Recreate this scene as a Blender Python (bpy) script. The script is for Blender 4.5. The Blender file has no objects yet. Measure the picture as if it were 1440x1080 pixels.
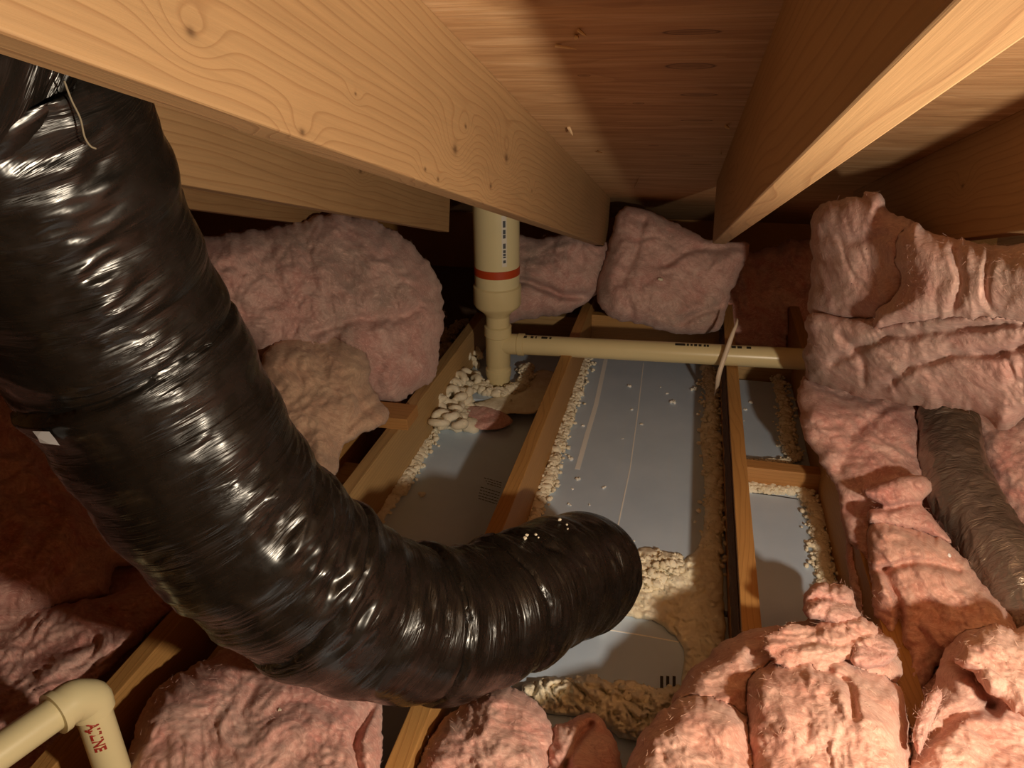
import bpy, bmesh, math, random
import numpy as np
from mathutils import Vector, Matrix
from mathutils.bvhtree import BVHTree

scene = bpy.context.scene
col = scene.collection
rng = np.random.default_rng(7)
random.seed(7)

# ---------------------------------------------------------------- camera
F = 1000.0                                   # focal length in pixels of the 1440x1080 frame
YAW, PITCH, ROLL = -0.24891, 0.47103, 0.02432
CAM = np.array([0.0, 0.0, 1.24])             # top of the foam boards is z = 0


def cam_axes():
    cy, sy = math.cos(YAW), math.sin(YAW)
    cp, sp = math.cos(PITCH), math.sin(PITCH)
    cr, sr = math.cos(ROLL), math.sin(ROLL)
    f = np.array([sy * cp, cy * cp, -sp])
    r = np.array([cy, -sy, 0.0])
    d = np.cross(f, r)
    return np.array([cr * r + sr * d, -sr * r + cr * d, f])


RC = cam_axes()
cam_data = bpy.data.cameras.new('camera')
cam_data.sensor_width = 36.0
cam_data.lens = 36.0 * F / 1440.0
cam_data.clip_start = 0.02
cam = bpy.data.objects.new('camera', cam_data)
col.objects.link(cam)
m = Matrix.Identity(4)
for i in range(3):
    m[i][0], m[i][1], m[i][2], m[i][3] = RC[0][i], -RC[1][i], -RC[2][i], CAM[i]
cam.matrix_world = m
scene.camera = cam

# ---------------------------------------------------------------- world, lamps, exposure
world = bpy.data.worlds.new('World')
scene.world = world
world.use_nodes = True
world.node_tree.nodes['Background'].inputs[0].default_value = (0, 0, 0, 1)
world.node_tree.nodes['Background'].inputs[1].default_value = 0.0


def lamp(name, loc, power, colour, radius):
    d = bpy.data.lights.new(name, 'POINT')
    d.energy, d.color, d.shadow_soft_size = power, colour, radius
    o = bpy.data.objects.new(name, d)
    o.location = loc
    col.objects.link(o)
    return o


lamp('work_lamp_offscreen', (0.57, 0.16, 0.94), 64.0, (1.0, 0.84, 0.635), 0.028)

vs = scene.view_settings
vs.view_transform = 'Standard'
vs.look = 'None'
vs.gamma = 1.0
vs.use_curve_mapping = False
vs.exposure = -0.12

# ---------------------------------------------------------------- pixel helpers (a pixel gives a direction only)


def ray(u, v):
    u = np.asarray(u, float)
    v = np.asarray(v, float)
    c = np.stack([(u - 720) / F, (v - 540) / F, np.ones_like(u)], -1)
    return c @ RC


def at_z(u, v, z):
    d = ray(u, v)
    return CAM + d * (z - CAM[2]) / d[2]


def at_x(u, v, x):
    d = ray(u, v)
    return CAM + d * (x / d[0])


def at_y(u, v, y):
    d = ray(u, v)
    return CAM + d * (y / d[1])


def at_d(u, v, dep):
    return CAM + ray(u, v) * np.asarray(dep)[..., None]


def depth(p):
    return float((RC @ (np.asarray(p) - CAM))[2])


# ---------------------------------------------------------------- numpy gradient noise
_perm = rng.permutation(256)
_perm = np.concatenate([_perm, _perm, _perm])
_g = rng.normal(size=(256, 3))
_g /= np.linalg.norm(_g, axis=1)[:, None]


def noise(p):
    p = np.asarray(p, float)
    i = np.floor(p).astype(int)
    f = p - i
    i &= 255
    w = f * f * f * (f * (f * 6 - 15) + 10)
    r = 0.0
    for dx in (0, 1):
        for dy in (0, 1):
            for dz in (0, 1):
                h = _perm[_perm[_perm[i[..., 0] + dx] + i[..., 1] + dy] + i[..., 2] + dz]
                g = _g[h]
                v = g[..., 0] * (f[..., 0] - dx) + g[..., 1] * (f[..., 1] - dy) + g[..., 2] * (f[..., 2] - dz)
                wx = w[..., 0] if dx else 1 - w[..., 0]
                wy = w[..., 1] if dy else 1 - w[..., 1]
                wz = w[..., 2] if dz else 1 - w[..., 2]
                r = r + v * wx * wy * wz
    return r * 1.6


def fbm(p, octaves=4, gain=0.5):
    s, a = 0.0, 1.0
    p = np.asarray(p, float)
    for k in range(octaves):
        s = s + a * noise(p + 17.3 * k)
        p = p * 2.03
        a *= gain
    return s


def ridged(p, octaves=3):
    s, a = 0.0, 1.0
    p = np.asarray(p, float)
    for k in range(octaves):
        s = s + a * (1 - np.abs(noise(p + 9.1 * k)) * 2)
        p = p * 2.1
        a *= 0.5
    return s


def billow(p, octaves=3):
    s, a = 0.0, 1.0
    p = np.asarray(p, float)
    for k in range(octaves):
        s = s + a * np.abs(noise(p + 9.1 * k)) * 2
        p = p * 2.1
        a *= 0.5
    return s


# ---------------------------------------------------------------- object helpers
def mesh_obj(name, verts, faces, mat, parent=None, smooth=False, uv=None):
    me = bpy.data.meshes.new(name)
    me.from_pydata([tuple(map(float, v)) for v in verts], [], [tuple(map(int, f)) for f in faces])
    if smooth:
        me.polygons.foreach_set('use_smooth', [True] * len(me.polygons))
    if uv is not None:
        lay = me.uv_layers.new(name='UVMap')
        li = np.zeros(len(me.loops), dtype=np.int32)
        me.loops.foreach_get('vertex_index', li)
        lay.data.foreach_set('uv', np.asarray(uv, float)[li].ravel())
    me.materials.append(mat)
    me.update()
    o = bpy.data.objects.new(name, me)
    col.objects.link(o)
    if parent is not None:
        o.parent = parent
    return o


def tag(o, label, cat, group=None):
    o['label'] = label
    o['category'] = cat
    if group:
        o['group'] = group
    return o


def struct(o, label=None):
    o['kind'] = 'structure'
    if label:
        o['label'] = label
    return o


def thing(name, label, cat, loc=(0, 0, 0), group=None):
    o = bpy.data.objects.new(name, None)
    o.empty_display_size = 0.05
    o.location = tuple(map(float, loc))
    col.objects.link(o)
    return tag(o, label, cat, group)


def put(parent, o):
    """parent keeping world coordinates of mesh data (parents are unrotated Empties)"""
    o.parent = parent
    o.matrix_parent_inverse = Matrix.Translation(-Vector(parent.location))
    return o


def box_data(x0, x1, y0, y1, z0, z1):
    v = [(x, y, z) for x in (x0, x1) for y in (y0, y1) for z in (z0, z1)]
    f = [(0, 1, 3, 2), (4, 6, 7, 5), (0, 4, 5, 1), (2, 3, 7, 6), (0, 2, 6, 4), (1, 5, 7, 3)]
    return v, f


def beam(name, mat, length, width, height, bevel=0.002, segs=None, wobble=0.0, end_shift=0.0):
    """a board along local +Y (0..length), X 0..width, Z 0..height, bevelled edges"""
    bm = bmesh.new()
    v, f = box_data(0, width, 0, length, 0, height)
    bv = [bm.verts.new(p) for p in v]
    for q in f:
        bm.faces.new([bv[i] for i in q])
    for b in bv:
        if b.co.y > length * 0.9 and b.co.z > height * 0.5:
            b.co.y += end_shift
    bmesh.ops.recalc_face_normals(bm, faces=bm.faces)
    if bevel:
        bmesh.ops.bevel(bm, geom=list(bm.edges), offset=bevel, segments=2, affect='EDGES', profile=0.5)
    me = bpy.data.meshes.new(name)
    bm.to_mesh(me)
    bm.free()
    me.materials.append(mat)
    o = bpy.data.objects.new(name, me)
    col.objects.link(o)
    return o


def frames(path):
    path = np.asarray(path, float)
    t = np.gradient(path, axis=0)
    t /= np.linalg.norm(t, axis=1)[:, None]
    a = np.array([0, 0, 1.0])
    if abs(t[0] @ a) > 0.9:
        a = np.array([1.0, 0, 0])
    n = np.cross(a, t[0])
    n /= np.linalg.norm(n)
    N, B = [], []
    for k in range(len(path)):
        n = n - t[k] * (n @ t[k])
        n /= np.linalg.norm(n)
        N.append(n)
        B.append(np.cross(t[k], n))
    return t, np.array(N), np.array(B)


def spline(pts, n):
    """Catmull-Rom through pts, resampled evenly to n points"""
    p = np.asarray(pts, float)
    p = np.vstack([2 * p[0] - p[1], p, 2 * p[-1] - p[-2]])
    out = []
    for k in range(1, len(p) - 2):
        t = np.linspace(0, 1, 24, endpoint=False)[:, None]
        a, b, c, d = p[k - 1], p[k], p[k + 1], p[k + 2]
        out.append(0.5 * ((2 * b) + (c - a) * t + (2 * a - 5 * b + 4 * c - d) * t ** 2 + (3 * b - a - 3 * c + d) * t ** 3))
    out.append(p[-2][None])
    q = np.vstack(out)
    s = np.concatenate([[0], np.cumsum(np.linalg.norm(np.diff(q, axis=0), axis=1))])
    u = np.linspace(0, s[-1], n)
    return np.stack([np.interp(u, s, q[:, i]) for i in range(q.shape[1])], -1)


def tube_mesh(path, rad, nseg=24, cap=True):
    """rad: scalar, per-ring, or ring x seg array"""
    path = np.asarray(path, float)
    t, N, B = frames(path)
    th = np.linspace(0, 2 * math.pi, nseg, endpoint=False)
    R = np.broadcast_to(np.asarray(rad, float).reshape(-1, 1) if np.ndim(rad) == 1 else rad, (len(path), nseg))
    P = path[:, None] + R[..., None] * (np.cos(th)[None, :, None] * N[:, None] + np.sin(th)[None, :, None] * B[:, None])
    v = P.reshape(-1, 3)
    f = []
    for i in range(len(path) - 1):
        for j in range(nseg):
            k = (j + 1) % nseg
            f.append((i * nseg + j, i * nseg + k, (i + 1) * nseg + k, (i + 1) * nseg + j))
    if cap:
        f.append(tuple(range(nseg))[::-1])
        b = (len(path) - 1) * nseg
        f.append(tuple(range(b, b + nseg)))
    return v, f


def lathe(name, prof, base, axis, mat, parent=None, nseg=40, smooth=True):
    """prof: (r, h) pairs along axis from base; sharp corners come from repeated points"""
    axis = np.asarray(axis, float)
    axis = axis / np.linalg.norm(axis)
    a = np.array([1.0, 0, 0]) if abs(axis[0]) < 0.9 else np.array([0, 1.0, 0])
    n = np.cross(axis, a)
    n /= np.linalg.norm(n)
    b = np.cross(axis, n)
    th = np.linspace(0, 2 * math.pi, nseg, endpoint=False)
    v, f = [], []
    for r, h in prof:
        for q in th:
            v.append(np.asarray(base) + axis * h + r * (math.cos(q) * n + math.sin(q) * b))
    for i in range(len(prof) - 1):
        for j in range(nseg):
            k = (j + 1) % nseg
            f.append((i * nseg + j, i * nseg + k, (i + 1) * nseg + k, (i + 1) * nseg + j))
    f.append(tuple(range(nseg))[::-1])
    q = (len(prof) - 1) * nseg
    f.append(tuple(range(q, q + nseg)))
    o = mesh_obj(name, v, f, mat, None, smooth)
    if smooth:
        md = o.modifiers.new('edge', 'EDGE_SPLIT')
        md.split_angle = math.radians(35)
    if parent is not None:
        put(parent, o)
    return o


# ---------------------------------------------------------------- materials
class NT:
    def __init__(self, name):
        self.m = bpy.data.materials.new(name)
        self.m.use_nodes = True
        self.t = self.m.node_tree
        self.b = self.t.nodes['Principled BSDF']

    def n(self, kind, **kw):
        nd = self.t.nodes.new(kind)
        for k, v in kw.items():
            if k in nd.inputs:
                self.set(nd.inputs[k], v)
            else:
                setattr(nd, k, v)
        return nd

    def set(self, sock, v):
        if isinstance(v, bpy.types.NodeSocket):
            self.t.links.new(v, sock)
        else:
            sock.default_value = v

    def math(self, op, a, b=0.0, c=None, clamp=False):
        nd = self.t.nodes.new('ShaderNodeMath')
        nd.operation = op
        nd.use_clamp = clamp
        self.set(nd.inputs[0], a)
        self.set(nd.inputs[1], b)
        if c is not None:
            self.set(nd.inputs[2], c)
        return nd.outputs[0]

    def noise(self, vec, scale, detail=4, rough=0.55, dist=0.0):
        nd = self.n('ShaderNodeTexNoise')
        self.set(nd.inputs['Vector'], vec)
        nd.inputs['Scale'].default_value = scale
        nd.inputs['Detail'].default_value = detail
        nd.inputs['Roughness'].default_value = rough
        nd.inputs['Distortion'].default_value = dist
        return nd.outputs['Fac']

    def mapping(self, vec, scale=(1, 1, 1), loc=(0, 0, 0), rot=(0, 0, 0)):
        nd = self.n('ShaderNodeMapping')
        self.set(nd.inputs['Vector'], vec)
        nd.inputs['Scale'].default_value = scale
        nd.inputs['Location'].default_value = loc
        nd.inputs['Rotation'].default_value = rot
        return nd.outputs[0]

    def ramp(self, fac, stops):
        nd = self.n('ShaderNodeValToRGB')
        self.set(nd.inputs[0], fac)
        e = nd.color_ramp.elements
        while len(e) < len(stops):
            e.new(0.5)
        for k, (p, c) in enumerate(stops):
            e[k].position = p
            e[k].color = (c[0], c[1], c[2], 1) if len(c) == 3 else c
        return nd.outputs[0]

    def mix(self, fac, a, b, mode='MIX'):
        nd = self.n('ShaderNodeMix')
        nd.data_type = 'RGBA'
        nd.blend_type = mode
        self.set(nd.inputs[0], fac)
        for s, v in ((nd.inputs[6], a), (nd.inputs[7], b)):
            if isinstance(v, tuple):
                v = (v[0], v[1], v[2], 1)
            self.set(s, v)
        return nd.outputs[2]

    def bump(self, height, strength, dist, normal=None):
        nd = self.n('ShaderNodeBump')
        nd.inputs['Strength'].default_value = strength
        nd.inputs['Distance'].default_value = dist
        self.set(nd.inputs['Height'], height)
        if normal is not None:
            self.set(nd.inputs['Normal'], normal)
        return nd.outputs[0]

    def out(self, **kw):
        for k, v in kw.items():
            k = k.replace('_', ' ')
            if isinstance(v, tuple) and len(v) == 3:
                v = (v[0], v[1], v[2], 1)
            self.set(self.b.inputs[k], v)
        return self.m


def lumber(name, light, dark, knots=(), ring=55.0, wander=0.55, seed=0.0, grain=1.0, stain=0.25):
    """sawn softwood board, grain along local Y; knots are (y, z) spots on the wide face, y/z in metres"""
    k = NT(name)
    co = k.n('ShaderNodeTexCoord').outputs['Object']
    sep = k.n('ShaderNodeSeparateXYZ')
    k.set(sep.inputs[0], co)
    X, Y, Z = sep.outputs
    base = k.mapping(co, (1.5, 0.55, 1.5), (seed, seed * 1.7, 0))
    big = k.noise(base, 2.2, 2, 0.4)
    mid = k.noise(k.mapping(co, (5, 0.7, 5), (seed, 0, 0)), 2.0, 3, 0.5)
    # distance to the pith, wandering along the board
    h = k.math('ADD', k.math('MULTIPLY', Z, 1.0), k.math('MULTIPLY', X, 0.6))
    h = k.math('ADD', h, k.math('MULTIPLY', big, wander * 0.35))
    h = k.math('ADD', h, k.math('MULTIPLY', mid, 0.035))
    kmask = None
    for (ky, kz, ks) in knots:
        dy = k.math('DIVIDE', k.math('SUBTRACT', Y, ky), 1.6 * ks)
        dz = k.math('DIVIDE', k.math('SUBTRACT', Z, kz), ks)
        d2 = k.math('ADD', k.math('MULTIPLY', dy, dy), k.math('MULTIPLY', dz, dz))
        e = k.math('POWER', 2.718, k.math('MULTIPLY', d2, -1.0))
        h = k.math('ADD', h, k.math('MULTIPLY', e, 1.5 * ks))
        core = k.math('POWER', 2.718, k.math('MULTIPLY', d2, -40.0))
        kmask = core if kmask is None else k.math('MAXIMUM', kmask, core)
    r = k.math('FRACT', k.math('MULTIPLY', h, ring))
    late = k.ramp(r, [(0.0, (0, 0, 0)), (0.70, (0.10, 0.10, 0.10)), (0.93, (1, 1, 1)), (1.0, (0, 0, 0))])
    fib = k.noise(k.mapping(co, (220, 5, 220)), 1.0, 4, 0.6)
    patch = k.noise(k.mapping(co, (3, 1.0, 3), (seed, 3, 1)), 2.0, 3, 0.6)
    c = k.mix(k.math('MULTIPLY', late, 0.45 * grain), light, dark)
    c = k.mix(k.math('MULTIPLY', k.math('SUBTRACT', fib, 0.35, clamp=True), 1.1), c, tuple(0.62 * q for q in light))
    c = k.mix(k.math('MULTIPLY', k.math('SUBTRACT', patch, 0.45, clamp=True), stain * 4, clamp=True), c, dark)
    if kmask is not None:
        c = k.mix(k.math('MULTIPLY', kmask, 0.8), c, tuple(0.35 * q for q in dark))
    bh = k.math('ADD', k.math('MULTIPLY', late, 0.4), fib)
    return k.out(Base_Color=c, Roughness=0.62, Normal=k.bump(bh, 0.25, 0.002))


def plywood(name, knots):
    k = NT(name)
    co = k.n('ShaderNodeTexCoord').outputs['Object']
    sep = k.n('ShaderNodeSeparateXYZ')
    k.set(sep.inputs[0], co)
    X, Y, Z = sep.outputs
    flow = k.noise(k.mapping(co, (0.8, 3.0, 1)), 2.0, 3, 0.5)
    s1 = k.noise(k.mapping(co, (2.2, 22, 1)), 1.5, 5, 0.65, 0.9)
    s2 = k.noise(k.mapping(co, (5, 150, 1)), 1.0, 4, 0.65)
    h = k.math('ADD', Y, k.math('MULTIPLY', flow, 0.55))
    kmask = None
    for (kx, ky, kw, kh) in knots:
        dx = k.math('DIVIDE', k.math('SUBTRACT', X, kx), kw)
        dy = k.math('DIVIDE', k.math('SUBTRACT', Y, ky), kh)
        d2 = k.math('ADD', k.math('MULTIPLY', dx, dx), k.math('MULTIPLY', dy, dy))
        h = k.math('ADD', h, k.math('MULTIPLY', k.math('POWER', 2.718, k.math('MULTIPLY', d2, -0.25)), 0.06))
        core = k.math('SUBTRACT', 1.0, d2, clamp=True)
        rim = k.math('SUBTRACT', 1.0, k.math('MULTIPLY', k.math('ABSOLUTE', k.math('SUBTRACT', d2, 0.85)), 4.0), clamp=True)
        core = k.math('ADD', k.math('MULTIPLY', core, 0.6), rim)
        kmask = core if kmask is None else k.math('MAXIMUM', kmask, core)
    r = k.math('FRACT', k.math('MULTIPLY', h, 11))
    late = k.ramp(r, [(0, (0, 0, 0)), (0.7, (0.3, 0.3, 0.3)), (0.95, (1, 1, 1)), (1, (0, 0, 0))])
    c = k.ramp(s1, [(0.3, (0.40, 0.225, 0.105)), (0.5, (0.55, 0.335, 0.165)), (0.68, (0.68, 0.46, 0.26))])
    c = k.mix(k.math('MULTIPLY', late, 0.28), c, (0.20, 0.085, 0.03))
    c = k.mix(k.math('MULTIPLY', k.math('SUBTRACT', s2, 0.45, clamp=True), 1.6), c, (0.24, 0.11, 0.045))
    c = k.mix(k.math('MULTIPLY', kmask, 0.8, clamp=True), c, (0.07, 0.022, 0.008))
    bh = k.math('ADD', s2, k.math('MULTIPLY', s1, 0.5))
    return k.out(Base_Color=c, Roughness=0.6, Normal=k.bump(bh, 0.35, 0.003))


def fibreglass(name, pink, pale, dust, dust_amt=0.5, seed=0.0, bump=1.0):
    k = NT(name)
    co = k.n('ShaderNodeTexCoord').outputs['Object']
    co = k.mapping(co, loc=(seed, seed, seed))
    # swirl the fibre direction
    sw = k.n('ShaderNodeTexNoise')
    k.set(sw.inputs['Vector'], co)
    sw.inputs['Scale'].default_value = 7.0
    sw.inputs['Detail'].default_value = 2.0
    vm = k.n('ShaderNodeVectorMath', operation='MULTIPLY_ADD')
    k.set(vm.inputs[0], sw.outputs['Color'])
    vm.inputs[1].default_value = (0.16, 0.16, 0.16)
    k.set(vm.inputs[2], co)
    wc = vm.outputs[0]
    a = k.noise(co, 11.0, 6, 0.65, 0.8)
    b = k.noise(co, 3.6, 4, 0.6, 0.3)
    w = k.noise(wc, 38.0, 7, 0.68, 1.2)
    f1 = k.noise(k.mapping(wc, (45, 230, 230), rot=(0.4, 0.3, 0.8)), 1.0, 5, 0.7, 0.6)
    f2 = k.noise(k.mapping(wc, (230, 60, 200), rot=(0.9, 0.2, 0.3)), 1.0, 5, 0.7, 0.6)
    c = k.mix(k.ramp(a, [(0.36, (0, 0, 0)), (0.64, (1, 1, 1))]), pink, pale)
    c = k.mix(k.math('MULTIPLY', k.ramp(b, [(0.48, (0, 0, 0)), (0.70, (1, 1, 1))]), dust_amt), c, dust)
    fib = k.math('MULTIPLY', k.math('ADD', f1, f2), 0.5)
    co2 = k.mapping(wc, loc=(5.3, 2.1, 7.7))
    tint = k.noise(k.mapping(co2, (60, 190, 150), rot=(0.2, 0.7, 0.5)), 1.0, 5, 0.7, 0.6)
    tint2 = k.noise(co2, 30.0, 6, 0.66, 1.0)
    c = k.mix(k.math('MULTIPLY', k.math('SUBTRACT', 0.50, tint, clamp=True), 3.2, clamp=True), c, tuple(0.72 * q for q in pink))
    c = k.mix(k.math('MULTIPLY', k.math('SUBTRACT', tint, 0.52, clamp=True), 4.5, clamp=True), c, tuple(min(1, 1.18 * q) for q in pale))
    c = k.mix(k.math('MULTIPLY', k.math('SUBTRACT', 0.46, tint2, clamp=True), 2.4, clamp=True), c, tuple(0.72 * q for q in pink))
    v = k.n('ShaderNodeTexVoronoi')
    k.set(v.inputs['Vector'], co)
    v.inputs['Scale'].default_value = 16
    spk = k.math('LESS_THAN', v.outputs['Distance'], 0.03)
    c = k.mix(k.math('MULTIPLY', spk, 0.7), c, (0.05, 0.02, 0.015))
    n1 = k.bump(w, 0.32 * bump, 0.010)
    n2 = k.bump(fib, 0.5 * bump, 0.005, n1)
    mt = k.out(Base_Color=c, Roughness=1.0, Normal=n2)
    k.b.inputs['Sheen Weight'].default_value = 0.15
    k.b.inputs['Sheen Roughness'].default_value = 0.6
    k.b.inputs['Specular IOR Level'].default_value = 0.03
    k.b.inputs['Subsurface Weight'].default_value = 0.12
    k.b.inputs['Subsurface Radius'].default_value = (1.0, 0.55, 0.45)
    k.b.inputs['Subsurface Scale'].default_value = 0.006
    return mt


def spray_foam(name, light, dark):
    k = NT(name)
    co = k.n('ShaderNodeTexCoord').outputs['Object']
    a = k.noise(co, 30, 5, 0.65, 0.4)
    b = k.noise(co, 160, 4, 0.6)
    c = k.ramp(k.noise(k.mapping(co, loc=(3.1, 4.7, 1.9)), 24, 4, 0.6, 0.3), [(0.35, dark), (0.6, light)])
    return k.out(Base_Color=c, Roughness=0.85, Normal=k.bump(k.math('ADD', a, k.math('MULTIPLY', b, 0.35)), 0.7, 0.006))


def simple(name, colour, rough=0.5, metal=0.0, bump_scale=0, bump_d=0.001, **kw):
    k = NT(name)
    co = k.n('ShaderNodeTexCoord').outputs['Object']
    v = k.noise(co, 14, 4, 0.6)
    c = k.mix(k.math('MULTIPLY', v, 0.25), colour, tuple(0.7 * q for q in colour))
    args = dict(Base_Color=c, Roughness=rough, Metallic=metal)
    if bump_scale:
        args['Normal'] = k.bump(k.noise(co, bump_scale, 4, 0.6), 0.5, bump_d)
    args.update(kw)
    return k.out(**args)


def foil_board(name):
    k = NT(name)
    co = k.n('ShaderNodeTexCoord').outputs['Object']
    a = k.noise(co, 5, 4, 0.6)
    b = k.noise(k.mapping(co, (60, 3, 10)), 1.0, 3, 0.6)
    c = k.ramp(a, [(0.3, (0.50, 0.62, 0.78)), (0.7, (0.58, 0.70, 0.86))])
    c = k.mix(k.math('MULTIPLY', k.math('SUBTRACT', b, 0.5, clamp=True), 0.6), c, (0.62, 0.66, 0.70))
    return k.out(Base_Color=c, Metallic=0.12, Roughness=0.42, Normal=k.bump(k.noise(co, 12, 3, 0.5), 0.15, 0.004))


def black_film(name):
    k = NT(name)
    uv = k.n('ShaderNodeUVMap').outputs[0]
    w1 = k.noise(k.mapping(uv, (75, 6, 1), rot=(0, 0, 0.12)), 1.0, 4, 0.55, 0.8)
    w2 = k.noise(k.mapping(uv, (24, 3.5, 1), rot=(0, 0, -0.2)), 1.0, 2, 0.5, 0.8)
    msk = k.ramp(k.noise(k.mapping(uv, (7, 4, 1)), 1.0, 3, 0.6), [(0.42, (0, 0, 0)), (0.68, (1, 1, 1))])
    d = k.noise(uv, 45, 3, 0.6)
    r1 = k.math('ABSOLUTE', k.math('SUBTRACT', w1, 0.5))
    r2 = k.math('ABSOLUTE', k.math('SUBTRACT', w2, 0.5))
    hgt = k.math('ADD', k.math('MULTIPLY', k.math('MULTIPLY', r1, msk), -1.3), k.math('MULTIPLY', k.math('MULTIPLY', r2, k.math('ADD', msk, 0.25)), -1.3))
    c = k.mix(k.math('MULTIPLY', d, 0.5), (0.006, 0.005, 0.004), (0.012, 0.009, 0.007))
    rr = k.ramp(d, [(0.3, (0.20, 0.20, 0.20)), (0.75, (0.36, 0.36, 0.36))])
    return k.out(Base_Color=c, Roughness=rr, Normal=k.bump(hgt, 0.5, 0.012))


def silver_film(name):
    k = NT(name)
    uv = k.n('ShaderNodeUVMap').outputs[0]
    w1 = k.noise(k.mapping(uv, (34, 12, 1), rot=(0, 0, 0.7)), 1.0, 4, 0.55, 1.5)
    r1 = k.math('ABSOLUTE', k.math('SUBTRACT', w1, 0.5))
    d = k.noise(uv, 12, 4, 0.6)
    c = k.mix(d, (0.26, 0.21, 0.17), (0.42, 0.36, 0.30))
    return k.out(Base_Color=c, Metallic=0.75, Roughness=0.30, Normal=k.bump(k.math('MULTIPLY', r1, -1.5), 0.5, 0.012))


FIR_L, FIR_D = (0.38, 0.228, 0.104), (0.19, 0.08, 0.026)
M = {}
M['plywood'] = plywood('plywood_sheathing', [(-0.015, 1.075, 0.035, 0.016), (0.0, 1.24, 0.03, 0.011), (-0.015, 0.93, 0.035, 0.010),
                                              (-0.10, 1.30, 0.010, 0.007), (-0.17, 1.12, 0.010, 0.006), (-0.09, 1.72, 0.012, 0.007),
                                              (-0.02, 1.86, 0.02, 0.008), (0.02, 2.0, 0.03, 0.008), (0.0, 1.44, 0.03, 0.008)])
SLOPE = 0.31359
NRM = np.array([0, math.sin(SLOPE), math.cos(SLOPE)])
DIR = np.array([0, math.cos(SLOPE), -math.sin(SLOPE)])


def knot_at(u, v, x, size):
    p = at_x(u, v, x) - CAM
    return (float(p @ DIR) + 1.55, float(p @ NRM) - 0.0915, size)


LIT_KNOTS = [knot_at(u, v, -0.3092, q) for u, v, q in ((655, 178, 0.020), (690, 262, 0.026), (598, 238, 0.016), (616, 252, 0.018), (748, 268, 0.018), (268, 45, 0.020),
                                                        (500, 132, 0.010), (425, 186, 0.018), (712, 222, 0.045), (640, 210, 0.04))]
M['rafter_lit'] = lumber('fir_rafter_knotty', FIR_L, FIR_D,
                         knots=LIT_KNOTS, ring=85, wander=0.16, seed=1.3, stain=0.15)
M['rafter'] = lumber('fir_rafter', FIR_L, FIR_D, knots=((3.4, 0.05, 0.03), (2.9, 0.1, 0.03)), ring=60, wander=0.35, seed=4.1)
M['rafter_plain'] = lumber('fir_rafter_straight', FIR_L, FIR_D, knots=((3.1, 0.1, 0.03),), ring=60, wander=0.3, seed=8.2)
M['joist'] = lumber('fir_joist', (0.47, 0.245, 0.075), (0.24, 0.095, 0.022), ring=120, wander=0.35, seed=2.2, stain=0.15)
M['joist_pale'] = lumber('fir_joist_pale', (0.48, 0.30, 0.125), (0.26, 0.125, 0.04), ring=70, wander=0.5, seed=5.5)
M['block'] = lumber('fir_block', (0.52, 0.26, 0.085), (0.28, 0.11, 0.03), ring=80, wander=0.4, seed=9.1)
M['splinter'] = simple('torn_wood', (0.66, 0.47, 0.27), 0.8)
M['bark'] = simple('bark', (0.10, 0.045, 0.022), 0.9, bump_scale=120, bump_d=0.01)
M['board'] = foil_board('foil_faced_board')
M['board_edge'] = simple('foam_board_core', (0.55, 0.48, 0.36), 0.9)
M['tape'] = simple('foil_tape', (0.90, 0.92, 0.93), 0.4)
M['score'] = simple('board_joint_line', (0.92, 0.92, 0.90), 0.5)
M['ink'] = simple('black_print', (0.03, 0.025, 0.02), 0.7)
M['ink_blue'] = simple('blue_black_print', (0.07, 0.08, 0.09), 0.6)
M['ink_red'] = simple('red_print', (0.36, 0.025, 0.015), 0.6)
M['print_ground'] = simple('pale_print_strip', (0.74, 0.70, 0.60), 0.45)
M['pvc'] = simple('cream_pvc', (0.72, 0.60, 0.33), 0.30)
M['pvc_pale'] = simple('pale_cream_pvc', (0.74, 0.65, 0.38), 0.33)
M['red'] = simple('red_orange_tape', (0.46, 0.055, 0.010), 0.45)
M['foam'] = spray_foam('spray_foam_white', (0.86, 0.79, 0.63), (0.76, 0.67, 0.49))
M['film'] = black_film('black_plastic_film')
M['silver'] = silver_film('metallised_film')
M['sticker'] = simple('grey_sticker', (0.55, 0.56, 0.58), 0.5)
M['strap'] = simple('pale_plastic_strap', (0.72, 0.58, 0.44), 0.5)
M['drywall'] = simple('drywall_back', (0.24, 0.15, 0.09), 0.9)
M['thread'] = simple('grey_thread', (0.22, 0.18, 0.12), 0.9)
M['foam_bright'] = spray_foam('foam_crumb_white', (0.90, 0.88, 0.82), (0.74, 0.70, 0.62))
PINK, PALE, DUST = (0.60, 0.27, 0.23), (0.74, 0.48, 0.41), (0.36, 0.26, 0.20)
M['pink'] = fibreglass('pink_fibreglass', PINK, PALE, DUST, 0.45, 0.0)
M['pink_dusty'] = fibreglass('pink_fibreglass_dusty', (0.54, 0.29, 0.25), (0.66, 0.45, 0.39), (0.31, 0.25, 0.20), 0.85, 3.0)
M['pink_tan'] = fibreglass('tan_fibreglass', (0.52, 0.31, 0.215), (0.62, 0.42, 0.29), (0.38, 0.27, 0.18), 0.5, 5.0)
M['pink_deep'] = fibreglass('deep_pink_fibreglass', PINK, PALE, DUST, 0.3, 7.0)
M['pink_orange'] = fibreglass('salmon_fibreglass', (0.60, 0.29, 0.225), (0.73, 0.48, 0.395), DUST, 0.25, 11.0, 0.6)
M['pink_rose'] = fibreglass('rose_fibreglass', PINK, PALE, DUST, 0.3, 13.0, 0.45)

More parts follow.
